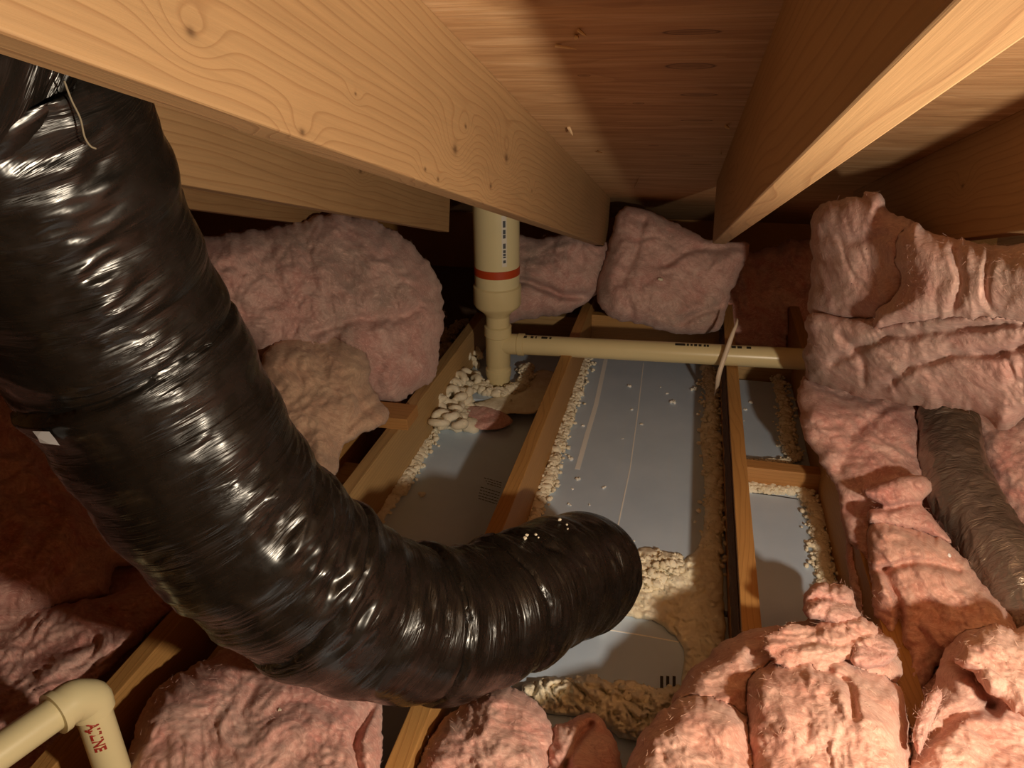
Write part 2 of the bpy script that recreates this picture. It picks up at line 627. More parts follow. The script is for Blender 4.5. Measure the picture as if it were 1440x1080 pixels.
for nm_, cl_ in (('pink', (0.80, 0.52, 0.45)), ('pink_dusty', (0.72, 0.46, 0.40)), ('pink_tan', (0.72, 0.48, 0.32)), ('pink_deep', (0.80, 0.52, 0.45)), ('pink_orange', (0.84, 0.56, 0.44)), ('pink_rose', (0.80, 0.52, 0.45))):
    M['fibre_' + nm_] = simple('loose_' + nm_ + '_fibre', cl_, 0.8)

# ---------------------------------------------------------------- the attic shell
SLOPE = 0.31359
HR, HH = 0.0915, 0.1941           # rafter underside / depth, measured square to the roof, above the camera
SP = 0.4242                        # rafter spacing
XR = 0.0770                        # left face of the rafter right of the camera
T = 0.038
NRM = np.array([0, math.sin(SLOPE), math.cos(SLOPE)])
DIR = np.array([0, math.cos(SLOPE), -math.sin(SLOPE)])

# roof sheathing, grain across the rafters
Y0, Y1 = -2.3, 2.30
deck = struct(mesh_obj('ceiling', *box_data(-3.2, 2.6, -2.4, 5.2, 0, 0.014), M['plywood']), 'plywood roof sheathing above the rafters')
deck.matrix_world = Matrix.Translation(Vector(CAM + NRM * (HR + HH - 0.0005))) @ Matrix.Rotation(-SLOPE, 4, 'X')
struct(mesh_obj('floor', *box_data(-3.2, 2.6, -2.4, 4.0, -0.085, -0.055), M['drywall']), 'ceiling drywall seen from above')
struct(mesh_obj('wall_back', *box_data(-3.2, 2.6, 3.9, 3.93, -0.085, 0.6), M['joist']), 'eave wall')
struct(mesh_obj('wall_left', *box_data(-3.23, -3.2, -2.4, 4.0, -0.085, 2.4), M['joist']), 'attic side wall')
struct(mesh_obj('wall_right', *box_data(2.6, 2.63, -2.4, 4.0, -0.085, 2.4), M['joist']), 'attic side wall')
struct(mesh_obj('wall_front', *box_data(-3.2, 2.6, -2.43, -2.4, -0.085, 2.5), M['joist']), 'attic wall behind the viewer')

# rafters: local Y along the slope, starting up-slope of the viewer
R_START = -1.55


def rafter(x, mat, end, shift, label):
    L = end - R_START
    o = beam('rafter', mat, L, T, HH, 0.0025, end_shift=shift)
    base = CAM + np.array([x, 0, 0]) + NRM * HR + DIR * R_START
    o.matrix_world = Matrix.Translation(Vector(base)) @ Matrix.Rotation(-SLOPE, 4, 'X')
    return tag(o, label, 'rafter', 'roof rafters')


rafter(XR - 3 * SP, M['rafter_plain'], 2.6, 0.0, 'shadowed rafter furthest behind the black duct, mostly hidden')
rafter(XR - 2 * SP, M['rafter_plain'], 2.20, 0.0, 'brown rafter behind the black duct, above the large dusty pink batt')
rafter(XR - SP, M['rafter_lit'], 2.95, 0.0, 'brightly lit knotty rafter with swirling grain, crossing over the black duct')
rafter(XR, M['rafter'], 2.20, 0.16, 'rafter with a bright underside and shaded side, facing the knotty rafter')
rafter(XR + SP, M['rafter_plain'], 2.5, 0.0, 'dark reddish rafter above the tall pink insulation pile')
rafter(XR + 2 * SP, M['rafter_plain'], 2.5, 0.0, 'rafter beyond the dark reddish one, over the silver duct')

# splinters and nail tips in the sheathing
NORM = HR + HH


def on_deck(u, v):
    d = ray(u, v)
    return CAM + d * (NORM / (NRM @ d))


for (u0, v0, u1, v1, w) in ((811, 50, 814, 38, .0022), (814, 40, 826, 36, .0016), (782, 62, 812, 55, .0016), (893, 262, 901, 243, .0012), (800, 178, 806, 182, .0025),
                            (840, 212, 848, 208, .002), (1021, 176, 1027, 172, .0025), (1014, 216, 1015, 208, .0014)):
    a, b = on_deck(u0, v0) - NRM * 0.002, on_deck(u1, v1) - NRM * 0.012
    v, f = tube_mesh(np.linspace(a, b, 4), 1.5 * np.array([w, w * .8, w * .6, w * .15]), 6)
    mesh_obj('splinter', v, f, M['splinter'], None).parent = deck
for o in list(deck.children):
    o.matrix_parent_inverse = deck.matrix_world.inverted()

# ---------------------------------------------------------------- ceiling joists
JT = 0.18
XA, XB, XC, XD, XZ = -0.809, -0.395, 0.1725, 0.435, -1.175


def joist(x, y0, y1, mat, label, z0=-0.055, top=JT, w=T, rot=0.0):
    o = beam('ceiling_joist', mat, y1 - y0, w, top - z0, 0.002)
    o.location = (x, y0, z0)
    o.rotation_euler = (0, 0, rot)
    return tag(o, label, 'joist', 'ceiling joists')


joist(XA, -0.6, 2.62, M['joist_pale'], 'pale joist carrying the short wooden cleat, under the dusty pink batt')
joist(XB, -0.6, 3.3, M['joist'], 'orange joist running under the bent end of the black duct')
jc = joist(XC, -0.6, 3.3, M['joist'], 'joist with dark bark along its side, beside the narrow foam boards')
joist(XD, -0.6, 3.3, M['joist'], 'joist at the edge of the narrow foam boards, partly under pink insulation')
joist(XA - 0.150, -0.6, 1.75, M['joist'], 'dim joist beneath the cream elbow pipe')
# bark left along the upper side of joist C
n = 160
yy = np.linspace(0.1, 3.0, n)
rows = []
for k, zz in enumerate(np.linspace(0.075, 0.168, 9)):
    q = np.stack([np.full(n, XC), yy, np.full(n, zz)], -1)
    e = np.sin(math.pi * k / 8) ** 0.5
    q[:, 0] -= 0.002 + e * (0.006 + 0.006 * fbm(q * 45, 4))
    q[:, 2] += 0.006 * noise(q * 14) * (1 if k in (0, 8) else 0.3)
    rows.append(q)
v = np.concatenate(rows)
f = [(i * n + j, (i + 1) * n + j, (i + 1) * n + j + 1, i * n + j + 1) for i in range(8) for j in range(n - 1)]
bk = mesh_obj('bark', v, f, M['bark'], None, True)
bk.parent = jc
bk.matrix_parent_inverse = Matrix.Translation(-Vector(jc.location))
bk['label'] = 'dark rough bark strip'

# ---------------------------------------------------------------- foil-faced foam boards


def slab(name, poly, z0, z1, mat, label, cat='foam board', group='foil faced foam boards between joists', bevel=0.0015):
    bm = bmesh.new()
    lo = [bm.verts.new((p[0], p[1], z0)) for p in poly]
    hi = [bm.verts.new((p[0], p[1], z1)) for p in poly]
    bm.faces.new(lo[::-1])
    bm.faces.new(hi)
    for i in range(len(poly)):
        j = (i + 1) % len(poly)
        bm.faces.new((lo[i], lo[j], hi[j], hi[i]))
    bmesh.ops.recalc_face_normals(bm, faces=bm.faces)
    bmesh.ops.bevel(bm, geom=list(bm.edges), offset=bevel, segments=1, affect='EDGES')
    me = bpy.data.meshes.new(name)
    bm.to_mesh(me)
    bm.free()
    me.materials.append(mat)
    o = bpy.data.objects.new(name, me)
    col.objects.link(o)
    return tag(o, label, cat, group) if label else o


def rect(x0, x1, y0, y1):
    return [(x0, y0), (x1, y0), (x1, y1), (x0, y1)]


def y_of(u, v, z=0.0):
    return float(at_z(u, v, z)[1])


bl = slab('foam_board', rect(XA + T, XB, 0.2, y_of(700, 575)), -0.055, 0.0, M['board'], 'long foil faced board between the cleat joist and the orange joist')
b2 = slab('foam_board', rect(XA + T, XB, y_of(700, 575) + 0.004, 2.78), -0.055, 0.030, M['board'], 'foil faced board around the foot of the cream vent pipe')
ysplit = y_of(905, 845)
bc = slab('foam_board', rect(XB + T, XC, ysplit + 0.01, 2.80), -0.055, 0.0, M['board'], 'large foil faced board beyond the end of the black duct, dotted with crumbs')
bn = slab('foam_board', rect(XB + T, XC, 0.2, ysplit - 0.01), -0.055, 0.0, M['board'], 'foil faced board piece below the bend of the black duct')
br1 = slab('foam_board', rect(XC + T, XD, 1.90, y_of(1070, 536)), -0.055, 0.0, M['board'], 'small foil faced board beneath the horizontal cream pipe, in the narrow bay')
br2 = slab('foam_board', rect(XC + T, XD, 0.2, 1.845), -0.055, 0.0, M['board'], 'foil faced board on the near side of the blocking, in the narrow bay')


def strip(parent, name, pts, w, z, mat, t=0.0012):
    """thin flat ribbon lying on a board"""
    p = np.asarray([at_z(a, b, z)[:2] for a, b in pts])
    d = np.gradient(p, axis=0)
    d /= np.linalg.norm(d, axis=1)[:, None]
    nn = np.stack([-d[:, 1], d[:, 0]], -1) * w / 2
    v = [(*q, z + t) for q in p + nn] + [(*q, z + t) for q in p - nn] + [(*q, z - 0.001) for q in p + nn] + [(*q, z - 0.001) for q in p - nn]
    k = len(p)
    f = []
    for i in range(k - 1):
        f += [(i, i + 1, k + i + 1, k + i), (i, 2 * k + i, 2 * k + i + 1, i + 1), (k + i, k + i + 1, 3 * k + i + 1, 3 * k + i)]
    f += [(0, k, 3 * k, 2 * k), (k - 1, 3 * k - 1, 4 * k - 1, 2 * k - 1)]
    return put_on(parent, mesh_obj(name, v, f, mat))


def put_on(parent, o):
    o.parent = parent
    o.matrix_parent_inverse = parent.matrix_world.inverted()
    return o


strip(bc, 'foil_tape', [(852, 505), (838, 570), (826, 610), (812, 660)], 0.016, 0.0, M['tape'], 0.0006)
strip(bc, 'scored_line', [(905, 510), (897, 580), (886, 660), (868, 745)], 0.0035, 0.0, M['score'], 0.0008)
strip(bn, 'scored_line', [(850, 885), (900, 893), (955, 903)], 0.003, 0.0, M['score'], 0.0008)
strip(br2, 'scored_line', [(1058, 693), (1090, 697), (1122, 702)], 0.004, 0.0, M['ink'], 0.0008)
# print on the left board: rows of tiny text, and three bars on the near board
for r, (ua, ub, v0) in enumerate(((681, 706, 672), (683, 705, 676), (685, 704, 680), (676, 703, 685), (675, 702, 689), (674, 701, 693), (673, 700, 697), (673, 699, 701))):
    u = ua
    while u < ub:
        w = random.uniform(2.0, 5.0)
        strip(bl, 'printed_word', [(u, v0 + (u - ua) * 0.30), (min(u + w, ub), v0 + (min(u + w, ub) - ua) * 0.30)], 0.0022, 0.0, M['ink'], 0.0007)
        u += w + 1.2
for u in (930.5, 939, 948):
    strip(bn, 'printed_bar', [(u, 951), (u, 968)], 0.0065, 0.0, M['ink'], 0.0007)

# ---------------------------------------------------------------- blocking, cleats, plates


def board(name, x0, x1, y0, y1, z0, z1, mat, label, cat='wood block', along='x', rotz=0.0, group=None):
    if along == 'x':
        o = beam(name, mat, x1 - x0, y1 - y0, z1 - z0, 0.0015)
        o.matrix_world = Matrix.Translation((x0, y1, z0)) @ Matrix.Rotation(-math.pi / 2 + rotz, 4, 'Z')
    else:
        o = beam(name, mat, y1 - y0, x1 - x0, z1 - z0, 0.0015)
        o.matrix_world = Matrix.Translation((x0, y0, z0)) @ Matrix.Rotation(rotz, 4, 'Z')
    return tag(o, label, cat, group)


board('blocking', XC + T - 0.002, XD + 0.002, 1.848, 1.892, -0.055, 0.066, M['block'], 'orange wood blocking crossing the narrow bay between two boards')
board('blocking', XC + T - 0.002, XD + 0.002, 2.60, 2.72, -0.055, 0.045, M['joist_pale'], 'wood blocking at the far end of the narrow bay, under the horizontal pipe')
board('blocking', XA + T - 0.002, XB + 0.002, 2.785, 2.825, -0.055, 0.12, M['joist_pale'], 'wood blocking behind the cream vent pipe')
board('blocking', XB + T - 0.002, XC + 0.002, 2.805, 2.845, -0.055, 0.13, M['joist'], 'dark wood blocking behind the large foil board, below a pink batt')
# cleat lying across joist A
c0 = at_z(580, 600, JT)
board('cleat', XA - 0.16, XA + T + 0.030, 1.665, 1.755, JT, JT + 0.038, M['block'], 'short orange wooden cleat laid across the pale joist', 'wood cleat')
board('lower_cleat', XA - 0.20, XA, 1.50, 1.60, JT - 0.13, JT - 0.09, M['joist_pale'], 'pale wood scrap below the orange cleat, left of the pale joist', 'wood scrap')

# ---------------------------------------------------------------- cream vent pipe
PY = 2.30
pb = at_y(701, 524, PY)
pt = at_y(697, 250, PY)
px_m = depth(at_y(700, 420, PY)) / F
pipe = thing('vent_pipe', 'cream plastic vent pipe with red band, reducer and long horizontal branch', 'pipe', (pb[0], pb[1], 0.03))
ax = pt - pb
H_of = lambda v: float(np.linalg.norm(at_y(701 - 4 * (524 - v) / 274, v, PY) - pb))
e = 0.004
lathe('lower_pipe', [(17.0 * px_m, -0.06), (17.0 * px_m, H_of(436))], pb, ax, M['pvc'], pipe)
lathe('base_collar', [(18.2 * px_m, H_of(524) - .01), (19.0 * px_m, H_of(522)), (19.0 * px_m, H_of(518)), (17 * px_m, H_of(516))], pb, ax, M['pvc'], pipe)
tee = lathe('tee', [(17 * px_m, H_of(512)), (17.8 * px_m, H_of(511)), (17.8 * px_m, H_of(472)), (19.6 * px_m, H_of(470.5)), (19.6 * px_m, H_of(458)), (17 * px_m, H_of(456.5))], pb, ax, M['pvc'], pipe)
lathe('reducer', [(17 * px_m, H_of(443)), (18.5 * px_m, H_of(441)), (20 * px_m, H_of(438)), (31.5 * px_m, H_of(429)), (33.6 * px_m, H_of(425)), (33.6 * px_m, H_of(401)), (31 * px_m, H_of(399))], pb, ax, M['pvc'], pipe)
up = lathe('upper_pipe', [(31.2 * px_m, H_of(410)), (31.2 * px_m, H_of(200))], pb, ax, M['pvc_pale'], pipe)
lathe('red_band', [(31.2 * px_m, H_of(384)), (31.8 * px_m, H_of(383.5)), (31.8 * px_m, H_of(373.5)), (31.2 * px_m, H_of(373))], pb, ax, M['red'], pipe)
# horizontal branch
h0 = at_y(703, 483, PY)
h1 = at_y(1150, 506, PY)
hz = h1 - h0
hl = float(np.linalg.norm(hz))
pr = 14.2 * px_m
lathe('branch_pipe', [(pr, 0.05), (pr, hl)], h0, hz, M['pvc'], pipe)
lathe('branch_stub', [(15.0 * px_m, 0.0), (15.0 * px_m, 27 * px_m), (16.2 * px_m, 28 * px_m), (16.2 * px_m, 36 * px_m), (pr, 37 * px_m)], h0, hz, M['pvc'], pipe)


def curved_print(name, base, axis, r, facing, spans, width, mat, parent, off=0.0006):
    """small printed dashes hugging a cylinder: spans along the axis; facing = direction of the print line"""
    axis = axis / np.linalg.norm(axis)
    n = facing - axis * (facing @ axis)
    n /= np.linalg.norm(n)
    b = np.cross(axis, n)
    for (s0, s1) in spans:
        v, f = [], []
        for s in (s0, s1):
            for q in np.linspace(-width / 2 / r, width / 2 / r, 5):
                v.append(base + axis * s + (r + off) * (math.cos(q) * n + math.sin(q) * b))
        f = [(i, i + 1, 6 + i, 5 + i) for i in range(4)]
        put(parent, mesh_obj(name, v, f, mat))


tocam = CAM - (pb + ax * 0.6)
axn = ax / np.linalg.norm(ax)
side = np.cross(axn, tocam / np.linalg.norm(tocam))
fac = tocam / np.linalg.norm(tocam) - side * 0.34 if (RC[0] @ side) < 0 else tocam / np.linalg.norm(tocam) + side * 0.34
curved_print('print_strip', pb, ax, 31.2 * px_m, fac, [(H_of(366), H_of(296))], 7.0 * px_m, M['print_ground'], pipe, 0.0005)
sp = [(H_of(b), H_of(a)) for a, b in ((303, 312), (315, 321), (321.8, 327), (334, 341), (343, 347), (347.8, 351), (351.8, 354), (357, 361))]
curved_print('printed_word', pb, ax, 31.2 * px_m, fac, sp, 3.6 * px_m, M['ink_blue'], pipe, 0.0010)
hzn = hz / hl
facb = np.array([0, -0.25, 1.0])
L_of = lambda u: (u - 703) / (1150 - 703) * hl
curved_print('printed_word', h0, hz, pr, facb, [(L_of(a), L_of(b)) for a, b in ((741, 746), (752, 756), (759, 761), (768, 777), (780, 783))], 0.012, M['ink'], pipe, 0.0008)
curved_print('printed_word', h0, hz, pr, facb, [(L_of(a), L_of(b)) for a, b in ((960, 974), (976, 979), (981, 984), (986, 990), (992, 996), (999, 1002), (1003, 1006), (1036, 1042), (1044, 1050), (1056, 1062))], 0.012, M['ink'], pipe, 0.0008)

# pale strap looped over the branch pipe
sd = depth(at_y(1025, 490, PY)) - 0.055
sp3 = [at_d(1037, 448, sd + 0.03), at_d(1036, 455, sd + 0.01), at_d(1030, 470, sd), at_d(1023, 490, sd), at_d(1016, 510, sd), at_d(1011, 527, sd + 0.01), at_d(1008, 545, sd + 0.05), at_d(1005, 556, sd + 0.1)]
pth = spline(sp3, 40)
v, f = tube_mesh(pth, 0.0080 * np.clip(np.sin(np.linspace(0.25, 2.9, 40)) * 1.15, 0.25, 1), 10)
tag(mesh_obj('strap', v, f, M['strap'], None, True), 'pale plastic strap looped over the horizontal cream pipe', 'strap')

# ---------------------------------------------------------------- cream elbow pipe low at the left
ed = 1.06
e0 = at_d(122, 972, ed)
pa = at_d(-40, 1085, 0.93)
pd = at_d(168, 1110, 1.12)
elbow_pipe = thing('elbow_pipe', 'cream plastic elbow pipe with red print, beside the dim joist', 'pipe', (pd[0], pd[1], pd[2]))
pr2 = 0.0245


def tube_part(name, pts, r, mat, parent, nseg=28):
    v, f = tube_mesh(pts, r, nseg)
    o = mesh_obj(name, v, f, mat, None, True)
    md = o.modifiers.new('edge', 'EDGE_SPLIT')
    md.split_angle = math.radians(40)
    return put(parent, o)


da = (pa - e0) / np.linalg.norm(pa - e0)
dd = (pd - e0) / np.linalg.norm(pd - e0)
tube_part('pipe', np.linspace(e0 + da * 0.03, pa, 6), pr2, M['pvc_pale'], elbow_pipe)
tube_part('pipe', np.linspace(e0 + dd * 0.03, pd + dd * 0.08, 6), pr2, M['pvc_pale'], elbow_pipe)
bend = [e0 + da * 0.048, e0 + da * 0.036, e0 + da * 0.022, e0 + (da + dd) * 0.009, e0 + dd * 0.018, e0 + dd * 0.028, e0 + dd * 0.036]
bp = spline(bend, 24)
tube_part('elbow', bp, 0.0300, M['pvc_pale'], elbow_pipe, 32)
tube_part('collar', np.linspace(e0 + da * 0.040, e0 + da * 0.050, 3), 0.0325, M['pvc_pale'], elbow_pipe, 32)
# red lettering along the down pipe
cu = bpy.data.curves.new('red_lettering', 'FONT')
cu.body = 'AJ/LINE'
cu.size = 0.021
cu.extrude = 0.0004
cu.offset = 0.0007
tmp = bpy.data.objects.new('tmp_text', cu)
col.objects.link(tmp)
bpy.context.view_layer.update()
me = bpy.data.meshes.new_from_object(tmp.evaluated_get(bpy.context.evaluated_depsgraph_get()))
bpy.data.objects.remove(tmp)
fc = CAM - (e0 + dd * 0.08)
fc = fc - dd * (fc @ dd)
fc /= np.linalg.norm(fc)
sd_ = np.cross(fc, dd)
if sd_ @ RC[0] < 0:
    sd_ = -sd_
fc2 = fc - sd_ * 0.25
fc2 /= np.linalg.norm(fc2)
up2 = np.cross(fc2, dd)
w0 = max(q.co.x for q in me.vertices)
for q in me.vertices:
    a = (q.co.y - 0.0075) / pr2
    s = 0.040 + q.co.x / w0 * 0.052
    p = e0 + dd * s + (pr2 + 0.0006 + q.co.z * 0.5) * (math.cos(a) * fc2 + math.sin(a) * up2)
    q.co = p
me.materials.clear()
me.materials.append(M['ink_red'])
to = bpy.data.objects.new('red_lettering', me)
col.objects.link(to)
put(elbow_pipe, to)

# ---------------------------------------------------------------- black flexible duct
DUCT_R = 0.125
axis_px = [(-190, -190, 0.55), (-95, -20, 0.57), (-5, 150, 0.61), (76, 318, 0.70), (176, 492, 0.81), (287, 668, 0.895), (372, 764, 0.96),
           (470, 840, 1.05), (556, 872, 1.13), (640, 874, 1.22), (716, 848, 1.31), (774, 817, 1.41), (818, 806, 1.50), (836, 812, 1.55)]
pts = [at_d(u, v, d) for u, v, d in axis_px[2:]]
pts[0][0] = -0.592
d1 = pts[0] - pts[1]
d1 = 0.6 * d1 / np.linalg.norm(d1) - 0.4 * DIR
d1[0] *= 0.25
pm = pts[0] + 0.07 * d1 / np.linalg.norm(d1)
pts = [pm - DIR * 0.26, pm] + pts
NL, NC = 640, 150
path = spline(pts, NL)
sarr = np.concatenate([[0], np.cumsum(np.linalg.norm(np.diff(path, axis=0), axis=1))])
th = np.linspace(0, 2 * math.pi, NC, endpoint=False)
S, TH = np.meshgrid(sarr, th, indexing='ij')
cs, sn = np.cos(TH), np.sin(TH)
q1 = np.stack([S * 26 + 0.9 * np.sin(TH + 1), cs * 1.1, sn * 1.1], -1)
q2 = np.stack([S * 60 + 0.7 * np.sin(2 * TH), cs * 1.6, sn * 1.6], -1)
q3 = np.stack([S * 5, cs * 1.2, sn * 1.2], -1)
amp = 0.15 + 1.5 * np.clip(fbm(q3 + 5, 2) - 0.05, 0, 1)
Rr = DUCT_R * np.ones_like(S)
Rr += 0.0022 * np.sin(2 * math.pi * S / 0.085 + TH)                    # coil ribs
Rr += amp * (0.0060 * (ridged(q1, 2) - 0.9) + 0.0022 * (ridged(q2, 2) - 0.9))
Rr += 0.005 * noise(q3)
for s0, st in ((0.62, 0.006), (1.02, 0.006), (1.26, 0.007), (1.45, 0.006)):
    c = s0 + 0.02 * np.sin(TH * 1 + 2 * s0) + 0.006 * noise(np.stack([cs * 3, sn * 3, 0 * cs + s0], -1))
    x = (S - c)
    Rr += st * (np.exp(-(x / 0.05) ** 2) * (x > 0)) - st * 0.6 * np.exp(-(x / 0.006) ** 2)
tail = np.clip((S - (sarr[-1] - 0.05)) / 0.05, 0, 1)
Rr *= np.sqrt(np.clip(1 - 0.93 * tail ** 2, 0.02, 1))
v, f = tube_mesh(path, Rr, NC)
uv = np.stack([S.ravel(), (TH * DUCT_R).ravel()], -1)
duct = thing('flexible_duct', 'large black plastic wrapped flexible duct curving down to the foam board', 'duct', tuple(path[-1]))
put(duct, mesh_obj('jacket', v, f, M['film'], None, True, uv))
T_, N_, B_ = frames(path)


def duct_point(u, v, off=0.0):
    """point of the duct skin seen at a pixel (nearest approach of the ray to the axis tube)"""
    d = ray(u, v)
    d = d / np.linalg.norm(d)
    best = None
    for t in np.linspace(0.3, 1.9, 900):
        p = CAM + d * t
        dist = np.linalg.norm(path - p, axis=1)
        k = int(dist.argmin())
        if dist[k] < DUCT_R + 0.006:
            n_ = (p - path[k]) / dist[k]
            return p + n_ * off, n_
    return CAM + d * 0.9, -d


# grey sticker patch and loose thread on the jacket
quad = [duct_point(u, v, 0.011)[0] for u, v in ((57, 596), (68, 596.5), (79, 597), (87, 607), (94, 617), (80, 615), (68, 613), (64, 605))]
ctr = np.mean(quad, axis=0)
nn = (CAM - ctr) / np.linalg.norm(CAM - ctr)
vv = list(quad) + [q - nn * 0.012 for q in quad]
k = len(quad)
ff = [tuple(range(k)), tuple(range(2 * k - 1, k - 1, -1))] + [(i, (i + 1) % k, k + (i + 1) % k, k + i) for i in range(k)]
put(duct, mesh_obj('sticker', vv, ff, M['sticker']))
tp = spline([duct_point(u, v, 0.004)[0] for u, v in ((84, 112), (96, 140), (108, 165), (114, 190), (122, 203), (130, 207))], 40)
v, f = tube_mesh(tp, 0.0008, 6)
tag(mesh_obj('loose_thread', v, f, M['thread'], None, True), 'grey fibre thread hanging over the black duct', 'thread')

# ---------------------------------------------------------------- silver flexible duct
spx = [(1330, 515, 2.02), (1332, 580, 1.92), (1336, 630, 1.82), (1352, 690, 1.70), (1382, 745, 1.60), (1418, 800, 1.50), (1456, 862, 1.42), (1500, 930, 1.36)]
sp_path = spline([at_d(u, v, d) for u, v, d in spx], 300)
s2 = np.concatenate([[0], np.cumsum(np.linalg.norm(np.diff(sp_path, axis=0), axis=1))])
th = np.linspace(0, 2 * math.pi, 72, endpoint=False)
S, TH = np.meshgrid(s2, th, indexing='ij')
cs, sn = np.cos(TH), np.sin(TH)
Rr = 0.074 + 0.004 * noise(np.stack([S * 9, cs * 1.2, sn * 1.2], -1)) + 0.004 * (ridged(np.stack([S * 14, cs * 2 + S * 10, sn * 2 + S * 4], -1), 2) - 0.9)
v, f = tube_mesh(sp_path, Rr, 72)
sduct = mesh_obj('silver_duct', v, f, M['silver'], None, True, np.stack([S.ravel(), (TH * 0.074).ravel()], -1))
tag(sduct, 'silver metallised flexible duct emerging beneath the tall pink insulation pile', 'duct')

# ---------------------------------------------------------------- fibreglass batts


def smooth_poly(poly, step=3.5):
    p = np.asarray(poly, float)
    p = np.vstack([p, p[:1]])
    L = np.linalg.norm(np.diff(p, axis=0), axis=1).sum()
    q = spline(np.vstack([p[-2:-1], p, p[1:2]]), max(60, int(L / step * 1.2)))
    # drop the extra wrap spans
    s = np.linalg.norm(q - p[0], axis=1)
    i0 = int(s[:len(s) // 2].argmin())
    i1 = len(s) // 2 + int(s[len(s) // 2:].argmin())
    return q[i0:i1]


def inside(poly, pts):
    x, y = pts[:, 0], pts[:, 1]
    r = np.zeros(len(pts), bool)
    j = len(poly) - 1
    for i in range(len(poly)):
        xi, yi = poly[i]
        xj, yj = poly[j]
        if yi != yj:
            c = ((yi > y) != (yj > y)) & (x < (xj - xi) * (y - yi) / (yj - yi) + xi)
            r ^= c
        j = i
    return r


def seg_dist(poly, pts, closed=True):
    a = np.asarray(poly, float)
    b = np.roll(a, -1, 0)
    if not closed:
        a, b = a[:-1], b[:-1]
    ab = b - a
    L2 = (ab ** 2).sum(1) + 1e-9
    best = np.full(len(pts), 1e9)
    near = np.zeros_like(pts)
    for k in range(len(a)):
        t = np.clip(((pts - a[k]) @ ab[k]) / L2[k], 0, 1)
        c = a[k] + t[:, None] * ab[k]
        d = np.linalg.norm(pts - c, axis=1)
        mk = d < best
        best[mk] = d[mk]
        near[mk] = c[mk]
    return best, near


def inflate(name, poly, dep3, front, back, edge_px, mat, g=2.5, creases=(), lump=0.028, fold=0.009, fine=0.0020, rag=4.0, seed=0.0, prof=0.5, floor_z=None, freq=1.0):
    """solid lump: outline gives its edge, dep3 three (u, v, depth) anchors of the plane it leans in"""
    pl = smooth_poly(poly)
    nz = np.concatenate([pl * 0.045, np.full((len(pl), 1), seed)], 1)
    c = pl.mean(0)
    rad = (pl - c) / np.linalg.norm(pl - c, axis=1)[:, None]
    pl = pl + rad * (rag * fbm(nz, 4, 0.6) + 0.35 * rag * noise(nz * 5.5))[:, None]
    lo, hi = pl.min(0) - 2 * g, pl.max(0) + 2 * g
    xs, ys = np.arange(lo[0], hi[0], g), np.arange(lo[1], hi[1], g)
    X, Y = np.meshgrid(xs, ys, indexing='ij')
    P = np.stack([X.ravel(), Y.ravel()], -1)
    ins = inside(pl, P)
    d, near = seg_dist(pl, P)
    I = ins.reshape(X.shape)
    # cells touching the inside
    cell = I[:-1, :-1] | I[1:, :-1] | I[:-1, 1:] | I[1:, 1:]
    used = np.zeros_like(I)
    used[:-1, :-1] |= cell
    used[1:, :-1] |= cell
    used[:-1, 1:] |= cell
    used[1:, 1:] |= cell
    U = used.ravel()
    rim = U & ~ins
    Q = P.copy()
    Q[rim] = near[rim]
    d = np.where(ins, d, 0.0)
    A = np.array([[u, v, 1] for u, v, _ in dep3], float)
    co = np.linalg.lstsq(A, np.array([1 / q[2] for q in dep3]), rcond=None)[0]
    dep = 1.0 / (Q @ co[:2] + co[2])
    t = np.clip(d / edge_px, 0, 1)
    pf = (1 - (1 - t) ** 2) ** prof
    idx = -np.ones(len(P), int)
    idx[U] = np.arange(U.sum())
    Qu, du, pu, dpu, rimu = Q[U], d[U], pf[U], dep[U], rim[U]
    base = at_d(Qu[:, 0], Qu[:, 1], dpu)
    base = base * freq
    w = np.stack([fbm(base * 5 + seed, 2), fbm(base * 5 + seed + 31, 2), fbm(base * 5 + seed + 57, 2)], -1)
    big = fbm(base * 5.5 + seed, 3)
    rid = billow(base * 8 + w * 0.9 + seed, 3) - 0.7
    rid2 = billow(base * 22 + w * 1.5 + seed * 2, 2) - 0.6
    sm = 1.5 * billow(base * 48 + w + seed, 2) - 1.2 + noise(base * 105 + seed) + 0.6 * noise(base * 190 + seed)
    relief = lump * big + 1.5 * fold * rid + 0.5 * fold * rid2 + fine * sm
    for (cp, wd, dp) in creases:
        cd, _ = seg_dist(spline(np.asarray(cp, float), 30), Qu + 5 * np.stack([noise(base * 14 + 3), noise(base * 14 + 8), ], -1), False)
        relief = relief - dp * np.exp(-(cd / wd) ** 2)
    soft = np.clip(du / (0.35 * edge_px), 0, 1)
    off_f = front * pu + relief * (0.25 + 0.75 * soft) * (~rimu)
    off_b = back * pu
    Vf = at_d(Qu[:, 0], Qu[:, 1], dpu - off_f)
    Vb = at_d(Qu[:, 0], Qu[:, 1], dpu + np.maximum(off_b, -off_f + 0.004))
    nU = len(Qu)
    bidx = np.where(rimu, np.arange(nU), 0)
    bidx[~rimu] = nU + np.arange((~rimu).sum())
    verts = np.vstack([Vf, Vb[~rimu]])
    if floor_z is not None:
        verts[:, 2] = np.maximum(verts[:, 2], floor_z)
    ny = X.shape[1]
    ci, cj = np.nonzero(cell)
    a = idx[ci * ny + cj]
    b = idx[(ci + 1) * ny + cj]
    c_ = idx[(ci + 1) * ny + cj + 1]
    e_ = idx[ci * ny + cj + 1]
    F1 = np.stack([a, e_, c_, b], 1)
    F2 = np.stack([bidx[a], bidx[b], bidx[c_], bidx[e_]], 1)
    o = mesh_obj(name, verts, np.vstack([F1, F2]), mat, None, True)
    SHELL[o.name] = (nU, np.flatnonzero(~rimu))
    return o


SHELL, BATTS = {}, []


